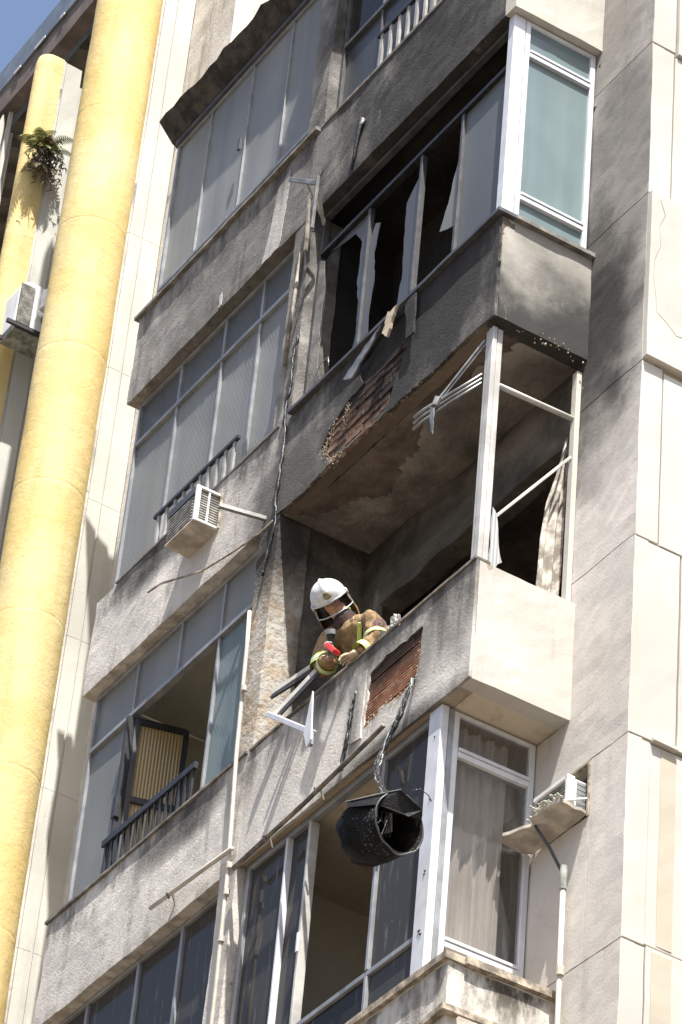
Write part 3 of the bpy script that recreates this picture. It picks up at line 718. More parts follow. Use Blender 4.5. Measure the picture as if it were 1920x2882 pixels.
# ------------------------------------------------------------------ yellow building with round fins
Y = empty('yellow_building', (-6.9, .4, -18), 'yellow and white building with tall rounded columns left of the burnt block', 'building')
def column(cx, cy, r, z0, z1, rings, name='column'):
    m = MB(); seg = 40; zs = [z0]
    for q in rings: zs += [q-.03, q-.008, q, q+.008, q+.03]
    zs.append(z1); n = int((z1-z0)/.35)
    allz = sorted(set(zs+[z0+(z1-z0)*i/n for i in range(n)]))
    pr = None
    for z in allz:
        rr_ = r-(.0018 if any(abs(z-q) < 1e-6 for q in rings) else 0)
        ring = []
        for k in range(seg):
            a = 2*PI*k/seg; p = Vector((cx+rr_*math.cos(a), cy+rr_*math.sin(a), z))
            q = noise.noise(p*2.3)*.006+noise.noise(p*9)*.002
            ring.append(m.b.verts.new(p+Vector((math.cos(a)*q, math.sin(a)*q, 0))))
        if pr:
            for k in range(seg): m.b.faces.new((pr[k], pr[(k+1) % seg], ring[(k+1) % seg], ring[k]))
        pr = ring
    m.b.faces.new(pr)
    return m.build(name, 'yellow', Y, smooth=True)
column(-6.92, .126, .30, -18, 10.5, [6.3, 4.93, 3.50, 2.02, .70, -.78, -2.2, -3.6])
# main fin: white side wall with a shadow groove
fz = [12, 8.1, 5.1, 3.55, 2.12, .72, -.75, -2.2, -3.6, -5.2, -18]
for a, b in zip(fz, fz[1:]):
    MB().box(-7.1, -6.812, .395, .425, b+.002, a-.002).build('fin_fillet', 'render_grey', Y)
    MB().rbox(-7.1, -6.80, .427, .535, b+.002, a-.002, .25, .003).build('fin_panel', 'fin_white', Y)
    MB().rbox(-7.1, -6.80, .556, D-.004, b+.002, a-.002, .25, .003).build('fin_panel', 'fin_white', Y)
MB().box(-7.08, -6.815, .43, D, -18, 12).build('fin_core', 'fin_white', Y)
# second and third fins further along
def fin(X, ztop, zbot=-18):
    m = MB(); prof = []
    r = .125
    for k in range(13):
        a = PI/2+PI*0 + PI*k/12
    pts = [(X-.25+.125+.125*math.cos(t), .40-.0+.0-.125*math.sin(t)*1.0-.0) for t in [PI*k/12 for k in range(13)]]
    # nose (yellow)
    cx = X-.125; cy = .30
    nose = [(cx+.125*math.cos(t), cy-.14*math.sin(t)) for t in [PI*k/14 for k in range(15)]]+[(X-.25, .40), (X, .40)]
    zs = [zbot, ztop-.5, ztop-.25, ztop-.12, ztop-.05, ztop-.012, ztop]; ins = [0, 0, 0, .0, .012, .03, .06]
    prv = None
    for z, i_ in zip(zs, ins):
        ring = [m.b.verts.new((cx+(x-cx)*(1-i_*4), .40+(y-.40)*(1-i_*2.5), z)) for x, y in nose]
        if prv:
            for k in range(len(nose)): m.b.faces.new((prv[k], prv[(k+1) % len(nose)], ring[(k+1) % len(nose)], ring[k]))
        prv = ring
    m.b.faces.new(prv); m.build('column', 'yellow', Y, smooth=False)
    MB().box(X-.22, X-.012, .402, .425, zbot, ztop-.03).build('fin_fillet', 'render_grey', Y)
    MB().rbox(X-.24, X, .427, .60, zbot, ztop-.05, .3, .004).build('fin_panel', 'fin_white', Y)
    MB().rbox(X-.20, X-.03, .602, D+.1, zbot, ztop-.25, .3, .004).build('fin_panel', 'fin_white', Y)
fin(-8.9, 8.95); fin(-11.0, 10.1)
MB().box(-30, -7.11, 2.1, 2.4, -18, 10.9).build('wall', 'fin_white', Y)
# upright plates fixed behind the white side of each fin
for X0, z0, z1 in ((-8.9, 7.1, 8.80), (-11.0, 8.3, 9.95)):
    MB().poly([(X0+.03, .615, z0), (X0+.03, .675, z0-.05), (X0+.03, .685, z1-.10), (X0+.03, .655, z1), (X0+.03, .625, z1-.14)], (.03, 0, 0)).build('facade_plate', 'fin_white', Y)
    MB().poly([(X0+.03, .70, z0+.3), (X0+.03, .75, z0+.28), (X0+.03, .76, z1+.10), (X0+.03, .72, z1+.2)], (.03, 0, 0)).build('facade_plate', 'fin_white', Y)

# roof overhang
RZ = 10.37; RY = .62
R_ = MB().box(-30, -7.25, RY, RY+.02, RZ, RZ+.34).build('roof', 'roof_metal', Y)
MB().rbox(-30, -7.25, RY+.022, RY+.17, RZ-.34, RZ+.30, .4, .01).build('eave_board', 'roof_brown', R_)
MB().box(-30, -7.25, RY+.175, RY+.26, RZ-.24, RZ-.02).build('gutter', 'roof_metal', R_)
m = MB(); k = 0; x = -30.0; prv = None
while x < -7.2:
    z = RZ+(.06 if (k // 2) % 2 else -.03)
    a = [m.b.verts.new((x, RY+.27, z)), m.b.verts.new((x, 3.6, z+.95))]
    if prv: m.b.faces.new((prv[0], a[0], a[1], prv[1]))
    prv = a; x += .17 if k % 2 == 0 else .05; k += 1
m.build('corrugated_sheet', 'roof_sheet', R_, recalc=False)
MB().poly([(-30, RY+.02, RZ+.32), (-30, 3.7, RZ+1.25), (-7.2, 3.7, RZ+1.25), (-7.2, RY+.02, RZ+.32)], (0, 0, .015)).build('roof_deck', 'roof_metal', R_)
# flashing scraps shining through the eave
for x, l in ((-10.3, .22), (-10.75, .14), (-9.75, .08)): MB().box(x, x+l, RY-.012, RY-.002, RZ-.02, RZ+.01).build('flashing', 'alu', R_)

# ------------------------------------------------------------------ fern
F_ = empty('fern', (-8.86, .30, 7.55), 'green fern rooted on the second yellow fin, trailing dry fronds', 'fern')
m = MB()
for i in range(420):
    p = Vector((-8.78+random.gauss(0, .05), .33+random.gauss(0, .075), 7.42+random.gauss(0, .12)))
    d = Vector((random.gauss(0, 1), random.gauss(0, 1), random.gauss(0, 1))).normalized()*.06
    m.tube([p, p+d*.5, p+d+Vector((0, 0, -.03))], [.006, .005, .001], 4)
o = m.build('root_mass', 'root', F_); o['kind'] = 'stuff'
def frond(base, dirv, L, droop, mat):
    m = MB(); p = Vector(base); d = Vector(dirv).normalized(); side = d.cross(Vector((0, 0, 1))).normalized(); pts = []
    n = 16
    for i in range(n):
        pts.append(p.copy()); p += d*L/n; d = (d+Vector((0, 0, -droop/n))).normalized()
    m.tube(pts, [.003*(1-i/n)+.0008 for i in range(n)], 4)
    for i in range(2, n):
        ln = .30*L*math.sin(PI*(i/n)**.7)*.9
        dd = (pts[i]-pts[i-1]).normalized()
        for s_ in (-1, 1):
            q = side*s_; tip = pts[i]+(q*1.0+dd*.5).normalized()*ln+Vector((0, 0, -ln*.25))
            w_ = dd*L/n*.36
            vs = [m.b.verts.new(v) for v in (pts[i]-w_, pts[i]+w_, pts[i].lerp(tip, .6)+w_*.8, tip, pts[i].lerp(tip, .6)-w_*.8)]
            m.b.faces.new(vs)
    m.build('frond', mat, F_, recalc=False)
for i in range(34):
    a = random.uniform(-2.4, 1.6); up = random.uniform(-.2, 1.1)
    frond((-8.80+random.gauss(0, .03), .30+random.gauss(0, .05), 7.6+random.gauss(0, .06)), (math.cos(a)*.9+.3, math.sin(a), up), random.uniform(.16, .34), random.uniform(1.2, 2.8), 'leaf' if i % 4 else 'leaf_dry')
for i in range(9):
    a = random.uniform(-1.6, 1.4)
    frond((-8.80, .30+random.gauss(0, .06), 7.4), (math.cos(a)*.5+.2, math.sin(a)*.6, -.4), random.uniform(.15, .28), 1.8, 'leaf_dry')

# ------------------------------------------------------------------ outdoor condenser on the yellow building
K = empty('air_conditioner', (-8.5, .3, 4.9), 'white outdoor condenser with ribbed coil hanging between the yellow columns', 'air conditioner')
m = MB(); 
cy0, cy1, cz0, cz1, cx0, cx1 = .19, .55, 5.12, 5.66, -8.76, -8.50
prof = [(cy0, cz0), (cy1, cz0), (cy1, cz1-.10), (cy1-.04, cz1-.03), (cy1-.12, cz1), (cy0+.1, cz1), (cy0+.03, cz1-.04), (cy0, cz1-.12)]
m.poly([(cx0, y, z) for y, z in prof], (cx1-cx0, 0, 0)).build('casing', 'ac_white', K, .006)
coil = MB()
for i in range(26): coil.box(cx1+.001, cx1+.012, cy0+.012, cy0+.15, cz0+.02+i*.018, cz0+.030+i*.018)
o = coil.build('coil', 'ac_grille', K)
MB().box(cx1+.001, cx1+.006, cy0+.01, cy0+.155, cz0+.01, cz1-.08).build('coil_backing', 'black_iron', K)
MB().tube([(cx1+.0, cy0+.29, cz1-.06), (cx1+.03, cy0+.29, cz1-.06), (cx1+.03, cy0+.29, cz0+.27)][1:], .072, 16).build('service_cover', 'ac_white', K, smooth=False)
MB().tube([(cx1+.03, cy0+.2, cz0+.2), (cx1+.08, cy0+.28, cz0+.14), (cx1+.06, cy0+.36, cz0+.1), (cx1-.02, cy0+.5, cz0+.22)], .022, 8).build('hose', 'ac_white', K, smooth=True)
MB().tube([(cx1+.03, cy0+.25, cz0+.22), (cx1+.07, cy0+.24, cz0+.08), (cx1+.03, cy0+.3, cz0+.03)], .012, 6).build('hose', 'black_iron', K, smooth=True)
m = MB(); m.bar((cx1+.02, cy0-.08, cz0-.03), (cx1+.02, cy1+.16, cz0-.03), .03, .04); m.bar((cx0+.03, cy0-.06, cz0-.03), (cx0+.03, cy1+.2, cz0-.03), .03, .04)
m.bar((cx1+.02, cy1+.03, cz0-.03), (cx0, cy1+.03, cz0-.03), .04, .04); m.build('bracket', 'black_iron', K)
m = MB(); m.box(cx0-.02, cx1+.0, cy0+.01, cy1-.01, cz0-.06, cz0-.004); m.build('base_tray', 'ac_side', K)

# ------------------------------------------------------------------ window air conditioner, third storey left
A = empty('air_conditioner', (-3.7, -.1, -.5), 'boxy window air conditioner with white frame below the ribbed window', 'air conditioner')
ax0, ax1, ay0, az0, az1 = -3.93, -3.53, -.205, -.45, -.14
MB().box(ax0+.01, ax1-.012, ay0+.01, .05, az0+.015, az1-.005).build('casing', 'ac_side', A, .004)
MB().poly([(ax0, ay0, az0+.0), (ax1, ay0, az0), (ax1, .0, az0-.01), (ax0, .0, az0-.01)], (0, 0, .014)).build('base_tray', 'concrete', A)
f = MB(); x = ax1
f.box(x-.012, x+.012, ay0-.002, ay0+.035, az0, az1+.01); f.box(x-.012, x+.012, ay0+.035, .0, az1-.012, az1+.01)
f.box(x-.012, x+.012, ay0+.035, .0, az0+.002, az0+.022); f.box(x-.012, x+.008, -.105, -.09, az0+.022, az1-.012)
f.build('frame', 'ac_white', A, .003)
MB().box(ax0, ax1-.013, ay0-.004, ay0+.009, az1-.06, az1+.005).build('front_strip', 'alu_dark', A)
gg = MB()
for i in range(8): gg.box(ax0+.02, ax1-.04, ay0-.002, ay0+.009, az0+.03+i*.027, az0+.042+i*.027)
gg.build('grille', 'ac_grille', A)
gg = MB()
for i in range(12): gg.box(ax1-.011, ax1-.002, ay0+.04, -.01, az0+.026+i*.022, az0+.038+i*.022)
gg.build('side_grille', 'ac_grille', A)
# timber left in the wall and a slot beside it
MB().box(ax1+.02, ax1+.03, -.02, .0, az0, az1).build('slot_trim', 'sill_rust', B)
# steel rods sticking out of the wall
def thing_tube(name, label, cat, pts, r, mat, seg=8, lump=0, group=None):
    o = MB().tube(pts, r, seg, lump=lump).build(name, mat, None, smooth=True); return tag(o, label, cat, group)
def thing_bar(name, label, cat, a, b, wd, ht, mat, up=(0, 0, 1)):
    return tag(MB().bar(a, b, wd, ht, up).build(name, mat, None, .003), label, cat)
thing_bar('bracket_bar', 'flat metal bar sticking out of the wall right of the window air conditioner', 'bar', (-2.80, .0, -.80), (-2.90, -.33, -.78), .03, .035, 'bent_metal')
thing_tube('drain_pipe', 'thin bent dark drain pipe below the window air conditioner', 'pipe', [(-2.64,-.03,-.93),(-2.80,-.04,-.95),(-3.2,-.045,-.885),(-3.6,-.05,-.80),(-3.95,-.06,-.66),(-4.15,-.09,-.60),(-4.30,-.11,-.60)], .008, 'sill_rust')
thing_tube('drain_pipe', 'straight cream pipe clipped under the railed window, ending in mid wall', 'pipe', [(-3.70,-.055,-3.565),(-2.64,-.055,-3.63)], .016, 'pvc')
thing_tube('drain_pipe', 'long grimy pipe running under the burnt balcony parapet', 'pipe', [(-2.60,-.05,-3.80),(-1.75,-.05,-3.74),(-1.0,-.05,-3.66),(-.86,-.05,-3.64)], .016, 'pipe_dark')
for x, z in ((-3.45, -3.58), (-2.2, -3.77), (-1.6, -3.72)):
    tag(MB().tube([(x, -.05, z-.03), (x, -.075, z), (x, -.03, z+.02), (x, 0, z-.06)], .008, 6).build('pipe_clip', 'pipe_dark'), {-3.45: 'small clip holding the cream pipe on the left parapet', -2.2: 'left clip under the long grimy pipe', -1.6: 'right clip under the long grimy pipe'}[x], 'clip')
# vertical pipe between the columns
vp = thing_tube('drain_pipe', 'tall cream drainpipe running down between the two window columns', 'pipe', [(-2.83,-.03,-1.6),(-2.80,-.035,-1.9),(-2.76,-.04,-2.8),(-2.68,-.045,-3.75),(-2.66,-.045,-4.6),(-2.64,-.045,-8.3)], .015, 'pvc', 10)
for z in (-2.3, -3.75, -3.95, -4.3, -5.3):
    MB().tube([(-2.83+(.17*min(1, max(0, (-.95-z)/2.8))), -.045, z-.02), (-2.83+(.17*min(1, max(0, (-.95-z)/2.8))), -.045, z+.02)], .021, 10).build('collar', 'pvc', vp)
# right hand condensate pipe
rp = thing_tube('drain_pipe', 'cream pipe climbing the right wall below the broken ledge', 'pipe', [(.10,.675,-4.88),(.11,.675,-6.0),(.115,.675,-8.3)], .016, 'pvc', 10)
MB().tube([(.0995, .675, -5.0), (.0985, .675, -4.84)], .023, 10).build('collar', 'ac_side', rp)
MB().tube([(.112, .675, -5.52), (.112, .675, -5.58)], .025, 10).build('collar', 'pvc', rp)
thing_tube('steel_rod', 'dark steel rod propping the broken ledge on the right wall', 'rod', [(-.05,.56,-4.53),(.02,.62,-4.69),(.10,.675,-4.90)], .010, 'alu_dark')

# charred cables along the pier
pts = [(-2.60,-.02,.75),(-2.63,-.03,.55),(-2.615,-.025,.3),(-2.65,-.03,.1),(-2.63,-.02,-.2),(-2.62,-.03,-.5),(-2.64,-.03,-.75),(-2.63,-.02,-.98),(-2.68,-.03,-1.2),(-2.70,-.03,-1.4)]
fine = [Vector(a).lerp(Vector(b), j/6)+Vector((random.gauss(0, .006), 0, 0)) for a, b in zip(pts, pts[1:]) for j in range(6)]
thing_tube('charred_cable', 'lumpy charred cable stuck to the pier left of the broken windows', 'cable', fine, .011, 'char', 6, .6)
thing_tube('charred_cable', 'lone black cable stub on the parapet above the broken windows', 'cable', [(-1.98,-.01,2.42),(-2.0,-.03,2.36),(-2.03,-.03,2.2),(-2.05,-.02,2.1),(-2.07,-.02,1.98)], [.03,.024,.017,.012,.008], 'char', 7, .4)
pts = [(-.60,-.02,-3.42),(-.59,-.05,-3.52),(-.62,-.08,-3.70),(-.66,-.11,-3.84),(-.70,-.14,-3.97),(-.64,-.20,-4.12),(-.50,-.27,-4.30),(-.34,-.34,-4.47),(-.19,-.40,-4.64)]
fine = [Vector(a).lerp(Vector(b), j/5) for a, b in zip(pts, pts[1:]) for j in range(5)]+[Vector(pts[-1])]
cbl = thing_tube('charred_cable', 'thick bundle of charred cables dangling from the brick hole', 'cable', [p+Vector((random.gauss(0, .004), 0, 0)) for p in fine], [.013-.006*i/len(fine) for i in range(len(fine))], 'char', 8, .5)
for k in range(6):
    MB().tube([p+Vector((.011*math.sin(i*.35+k*1.1)+random.gauss(0, .003), -.014*math.cos(i*.4+k), 0)) for i, p in enumerate(fine)], .0042, 5, lump=.5).build('strand', 'wire' if k == 0 else 'char', cbl, smooth=True)
pts = [(-1.30,-.01,-3.12),(-1.33,-.018,-3.25),(-1.34,-.018,-3.4),(-1.37,-.018,-3.55),(-1.39,-.02,-3.70)]
fine = [Vector(a).lerp(Vector(b), j/6)+Vector((random.gauss(0, .004), 0, 0)) for a, b in zip(pts, pts[1:]) for j in range(6)]
thing_tube('charred_cable', 'beaded black cable stuck to the wall left of the brick hole', 'cable', fine, .010, 'char', 6, .7)

# charred drum hanging on the cables
Dm = empty('charred_drum', (-.5, -.34, -4.7), 'charred black drum hanging on burnt cables below the brick hole', 'drum')
RV, UV, BV = Vector((.537, .840, .079)), Vector((.489, -.386, .782)), Vector((.687, -.382, -.618))
axis = (RV*.66+UV*.27+BV*.68).normalized()           # from closed end to open mouth
c0 = Vector((-.07, -.35, -4.885)); u1 = axis.cross(RV).normalized(); u2 = axis.cross(u1).normalized()
m = MB(); L = .40; seg = 48; prv = None; R0 = .180
rings = [(-1.02, .04), (-1.0, .10), (-.95, .150), (-.85, .175), (-.7, .184), (-.5, .186), (-.3, .184), (-.12, .180), (0, R0), (.0, R0-.008), (-.3, R0-.014), (-.7, R0-.016), (-.93, .13), (-.96, .02)]
for q, (t, r) in enumerate(rings):
    ring = []
    for k in range(seg):
        a = 2*PI*k/seg; dd = u1*math.cos(a)+u2*math.sin(a); p = c0+axis*L*t+dd*r
        p += noise.noise_vector(p*5)*.05*(min(1, -t*2.2))+noise.noise_vector(p*14)*.020*(1 if t < -.02 else .12)
        ring.append(m.b.verts.new(p))
    if prv:
        for k in range(seg): m.b.faces.new((prv[k], prv[(k+1) % seg], ring[(k+1) % seg], ring[k]))
    prv = ring
m.build('drum_shell', 'wet_char_glints', Dm, smooth=True)
def dp(dx, dy, dz=0): return c0+RV*(dx/398)+UV*(-dy/398)+BV*dz
rim = [c0+(u1*math.cos(2*PI*k/48)+u2*math.sin(2*PI*k/48))*(R0+.002+.003*math.sin(k*.9))+noise.noise_vector(Vector((k*.25, 0, 0)))*.012 for k in range(49)]
MB().tube(rim, .006, 6, cap=False).build('rim', 'alu_dark', Dm, smooth=True)
lid = [dp(-122, -43, -.14), dp(3, -76, .03), dp(52, -32, .09), dp(48, -12, .10), dp(20, -18, .10), dp(-20, -34, .09), dp(-50, -44, .05), dp(-112, -34, -.08)]
MB().poly(lid, (BV*.012)).build('lid', 'char_metal', Dm)
MB().tube([lid[0], lid[0].lerp(lid[1], .5)+UV*.003, lid[1]], .005, 5).build('lid_edge', 'bent_metal', Dm)
MB().poly([dp(46, -30, .06), dp(52, -20, .06), dp(38, 10, .03), dp(34, -20, .05)], BV*.008).build('torn_edge', 'char_metal', Dm)
MB().tube([dp(28, -70, -.1), dp(48, -74, -.1), dp(66, -60, -.1), dp(74, -45, -.1)], .003, 5).build('wire', 'char', Dm)
for k in range(7):
    MB().tube([dp(-37+random.gauss(0,6)+6*math.sin(j*.9+k), -73+j*9+random.gauss(0, 3), -.12+.03*j) for j in range(random.randint(6, 11))], .003, 5, lump=.4).build('wire', 'char', Dm)
for k in range(3): MB().tube([dp(-34+k*5, -30, .0), dp(-28+k*3, 0, .0), dp(-38+k*8, 34, .0)], .004, 5, lump=.3).build('strut', 'char', Dm)
MB().poly([dp(-34, -12, -.05), dp(-16, -22, -.05), dp(-16, 22, -.05), dp(-34, 26, -.05)], BV*.006).build('inner_plate', 'ac_side', Dm)

# ------------------------------------------------------------------ right hand air conditioner in its wall opening
AR = empty('air_conditioner', (.1, .5, -4.6), 'air conditioner with white face in a wall opening above the broken ledge', 'air conditioner')
MB().box(-.135, .185, .62, .86, -4.495, -4.29).build('casing', 'ac_side', AR, .004)
MB().box(-.145, .19, .60, .62, -4.30, -4.275).build('top_lip', 'ac_white', AR)
MB().box(.18, .205, .60, .655, -4.50, -4.275).build('corner_trim', 'ac_white', AR, .003)
MB().box(.186, .198, .655, .80, -4.50, -4.285).build('side_panel', 'ac_white', AR, .003)
gg = MB()
for i in range(6): gg.box(.198, .203, .67, .79, -4.485+i*.033, -4.465+i*.033)
gg.build('side_grille', 'alu_grey', AR)
gg = MB()
for i in range(8): gg.box(-.13, .17, .612, .619, -4.49+i*.023, -4.478+i*.023)
gg.build('grille', 'ac_side', AR)
# timber frame of the opening
MB().box(.235, .25, D-.012, D+.03, -4.54, -4.15).box(-.05, .234, D-.012, D+.03, -4.165, -4.148).build('opening_frame', 'sill_rust', B)
# broken concrete ledge
LG = ragged([(-.335,.505),(-.265,.48),(-.12,.52),(-.05,.555),(.0,.50),(.17,.51),(.245,.53),(.24,D),(-.32,D),(-.343,.66)], .05, .010, 6)
m = MB(); m.poly([(x, y, -4.505) for x, y in LG], (0, 0, -.022))
lg = tag(m.build('ledge', 'concrete', None), 'broken concrete ledge with a crumbling edge under the right air conditioner', 'ledge')
def crumbs(parent, pts, n, r, mat):
    m = MB(); rr = random.Random(5)
    for i in range(n):
        a = rr.randrange(len(pts)-1); p = Vector(pts[a]).lerp(Vector(pts[a+1]), rr.random())+Vector((rr.gauss(0, .012), rr.gauss(0, .012), rr.uniform(0, .03)))
        bmesh.ops.create_icosphere(m.b, subdivisions=1, radius=rr.uniform(.4, 1)*r, matrix=Matrix.Translation(p) @ Matrix.Diagonal((1, 1.4, .6, 1)))
    o = m.build('plaster_crumbs', mat, parent); o['kind'] = 'stuff'
crumbs(lg, [(-.06,.54,-4.5),(.05,.50,-4.5),(.24,.53,-4.5)], 60, .014, 'fin_white')
thing_bar('timber_batten', 'white batten lying across the broken ledge beside the air conditioner', 'batten', (.19, .54, -4.49), (.235, .72, -4.42), .018, .012, 'ac_white')
# bottom: pitched ledge cap poking into the frame
MB().poly([(-.25,-.04,-6.02),(.03,-.05,-6.0),(.03,-.05,-6.04),(-.25,-.04,-6.06)], (0, .12, 0)).poly([(.032,-.05,-6.0),(.032,.5,-6.0),(.032,.5,-6.04),(.032,-.05,-6.04)], (.02, 0, 0)).build('ledge_trim', 'sill_rust', B)

# ------------------------------------------------------------------ broken frames hanging about
bf = empty('broken_window_frame', (-1.9, -.1, -2.8), 'white broken window frame dangling over the parapet below the firefighter', 'window frame')
MB().bar((-2.05, -.19, -2.97), (-1.40, -.25, -3.48), .075, .035).build('rail', 'alu', bf, .004)
MB().bar((-1.40, -.25, -3.485), (-1.375, -.26, -3.60), .03, .03, (0, 1, 0)).build('bent_corner', 'alu_grey', bf, .003)
MB().poly([(-1.345,-.30,-3.22),(-1.42,-.29,-3.50),(-1.385,-.28,-3.62),(-1.34,-.28,-3.58)], (0, .012, 0)).build('torn_stile', 'alu', bf)
MB().bar((-2.05, -.17, -2.96), (-1.72, .03, -2.56), .022, .035).build('stile', 'alu_dirty', bf, .003)
MB().bar((-2.01, -.15, -2.965), (-1.66, .04, -2.58), .012, .02).build('stile', 'black_iron', bf)
lb = empty('loose_window_bars', (-2, -.1, -2.75), 'bundle of loose aluminium window bars lying on the sill left of the firefighter', 'window bars')
MB().bar((-2.21, -.12, -2.68), (-1.86, .06, -2.50), .030, .035).build('bar', 'alu_dirty', lb, .003)
MB().bar((-2.20, -.13, -2.72), (-1.87, .06, -2.55), .016, .02).build('bar', 'black_iron', lb)
MB().bar((-2.04, -.11, -2.86), (-1.70, .05, -2.60), .018, .02).build('bar', 'alu_grey', lb, .003)
# mangled top rail hanging in the burnt opening
mg = empty('mangled_window_rail', (-.3, -.1, -1.4), 'bent aluminium rails twisted out of the burnt opening at the corner post', 'window rail')
for k, dz in enumerate((0, -.035, -.07)):
    MB().tube([(-.17, .05, -1.24+dz), (-.35, -.05, -1.32+dz), (-.50, -.16, -1.42+dz*1.3), (-.56, -.20, -1.47+dz*1.4)], .011 if k else .014, 7).build('rail', 'bent_metal', mg, smooth=True)
MB().bar((-.17, .05, -.95), (-.42, -.1, -1.34), .014, .014).build('stay', 'bent_metal', mg)
MB().bar((-.15, .05, -.99), (-.40, -.09, -1.35), .007, .007).build('stay', 'bent_metal', mg)
MB().tube([(-.41, -.12, -1.36), (-.43, -.13, -1.42)], .022, 8, lump=.2).build('hinge', 'bent_metal', mg)
MB().poly([(x, -.17, z) for x, z in ragged([(-.42,-1.45),(-.40,-1.65),(-.365,-1.72),(-.375,-1.5)], .03, .007, 3)], (0, .006, 0)).build('drip', 'bent_metal', mg)
# diagonal stick in the side opening
thing_bar('loose_bar', 'thin aluminium bar leaning diagonally across the burnt side opening', 'bar', (-.10, .16, -2.40), (-.07, .69, -1.66), .016, .02, 'alu_dirty')
# bracket sticking out by the broken windows
bk = empty('antenna_bracket', (-2.4, -.2, 2.0), 'sooty L-shaped metal bracket jutting out above the pier beside the broken windows', 'bracket')
MB().bar((-2.62, -.22, 2.18), (-2.24, -.20, 1.87), .03, .035).build('arm', 'bent_metal', bk, .003)
MB().bar((-2.23, -.20, 1.93), (-2.22, -.21, 1.40), .024, .024, (0, 1, 0)).build('arm', 'bent_metal', bk, .003)
MB().bar((-2.40, -.19, 2.0), (-2.44, .0, 1.75), .02, .02).build('stay', 'bent_metal', bk)
MB().bar((-2.25, -.19, 1.86), (-2.44, .0, 1.72), .02, .03).build('stay', 'bent_metal', bk)
MB().tube([(-2.56, -.03, 2.25), (-2.60, -.06, 2.05), (-2.58, -.05, 1.65), (-2.60, -.04, 1.55)], .018, 7).build('tube', 'pipe_dark', bk)
MB().tube([(-2.50, -.03, 2.3), (-2.54, -.05, 2.1), (-2.53, -.03, 1.7)], .010, 6).build('tube', 'char', bk)
# broken pipe stubs on the pier
thing_tube('pipe_stub', 'short grey pipe stub on the pier beside the broken windows', 'pipe', [(-2.70,-.02,1.62),(-2.72,-.03,1.0),(-2.74,-.03,.55)], .016, 'pipe_dark')
# curly wire at the third storey sill
thing_tube('loose_wire', 'thin looped wire on the sill of the broken windows', 'wire', [(-2.28,-.03,.0),(-2.27,-.03,.12),(-2.2,-.03,.2),(-2.1,-.03,.19),(-2.08,-.03,.1)], .004, 'wire', 5)

# ------------------------------------------------------------------ firefighter
P = empty('person', (-1.7, .5, -3.6), 'firefighter in white helmet and tan coat leaning over the burnt parapet with a red tool', 'person')
rV = Vector((.537, .840, .079)); uV = Vector((.489, -.386, .782)); bV = Vector((.687, -.382, -.618))
def skin(name, verts, edges, radii, mat, parent, levels=2, root=0, disp=0, dscale=9):
    me = bpy.data.meshes.new(name+'_cage'); me.from_pydata([tuple(v) for v in verts], edges, []); me.update()
    o = bpy.data.objects.new(name+'_cage', me); COL.objects.link(o)
    md = o.modifiers.new('s', 'SKIN'); md.use_smooth_shade = True; md.branch_smoothing = .6
    for i, r in enumerate(radii):
        sv = me.skin_vertices[0].data[i]; sv.radius = r if isinstance(r, tuple) else (r, r); sv.use_root = (i == root)
    sb = o.modifiers.new('b', 'SUBSURF'); sb.levels = levels; sb.render_levels = levels
    dg = bpy.context.evaluated_depsgraph_get(); dg.update()
    me2 = bpy.data.meshes.new_from_object(o.evaluated_get(dg)); bpy.data.objects.remove(o, do_unlink=True)
    if disp:
        for v in me2.vertices: q = v.co; v.co += v.normal*(noise.noise(q*dscale)*disp*.7+(.5-abs(noise.noise(Vector((q.x*20+q.z*9, q.y*20, q.z*7)))))*disp*1.3+(.4-abs(noise.noise(q*34)))*disp*.35)
    me2.materials.clear(); me2.materials.append(M[mat]); me2.polygons.foreach_set('use_smooth', [True]*len(me2.polygons))
    return link_mesh(name, me2, parent)
pel, sp, ch, nk = Vector((-1.62,.50,-2.98)), Vector((-1.62,.36,-2.70)), Vector((-1.63,.20,-2.46)), Vector((-1.68,.09,-2.31))
hd = Vector((-1.745,-.005,-2.155))
ls, le, lw, lh = Vector((-1.45,.13,-2.40)), Vector((-1.325,.12,-2.66)), Vector((-1.335,.00,-2.79)), Vector((-1.40,-.035,-2.815))
rs, re, rw, rh = Vector((-1.83,.05,-2.37)), Vector((-1.80,.01,-2.665)), Vector((-1.60,-.05,-2.70)), Vector((-1.545,-.065,-2.675))
lk, lf = Vector((-1.52,.46,-3.32)), Vector((-1.50,.52,-3.68)); rk, rf = Vector((-1.74,.46,-3.32)), Vector((-1.76,.52,-3.68))
V_ = [pel, sp, ch, nk, hd, ls, le, lw, rs, re, rw, Vector((-1.52,.50,-3.0)), lk, lf, Vector((-1.72,.50,-3.0)), rk, rf]
E_ = [(0,1),(1,2),(2,3),(3,4),(2,5),(5,6),(6,7),(2,8),(8,9),(9,10),(0,11),(11,12),(12,13),(0,14),(14,15),(15,16)]
skin('body', V_, E_, [.11,.11,.12,.055,.075,.06,.04,.03,.06,.04,.03,.085,.06,.045,.085,.06,.045], 'skin', P)
# coat
V2 = [pel, sp, ch, nk+Vector((0, .02, -.03)), ls, le, lw+Vector((.004, .012, .01)), rs, re, rw+Vector((-.012, .0, -.002)), (ls+le)/2+Vector((.01, .01, 0)), (rs+re)/2+Vector((-.012, 0, 0))]
E2 = [(0,1),(1,2),(2,3),(2,4),(4,10),(10,5),(5,6),(2,7),(7,11),(11,8),(8,9)]
coat = skin('coat', V2, E2, [(.165,.125),(.165,.125),(.155,.12),.09,.088,.066,.046,.088,.066,.046,.076,.076], 'jacket', P, 3, 0, .018, 13)
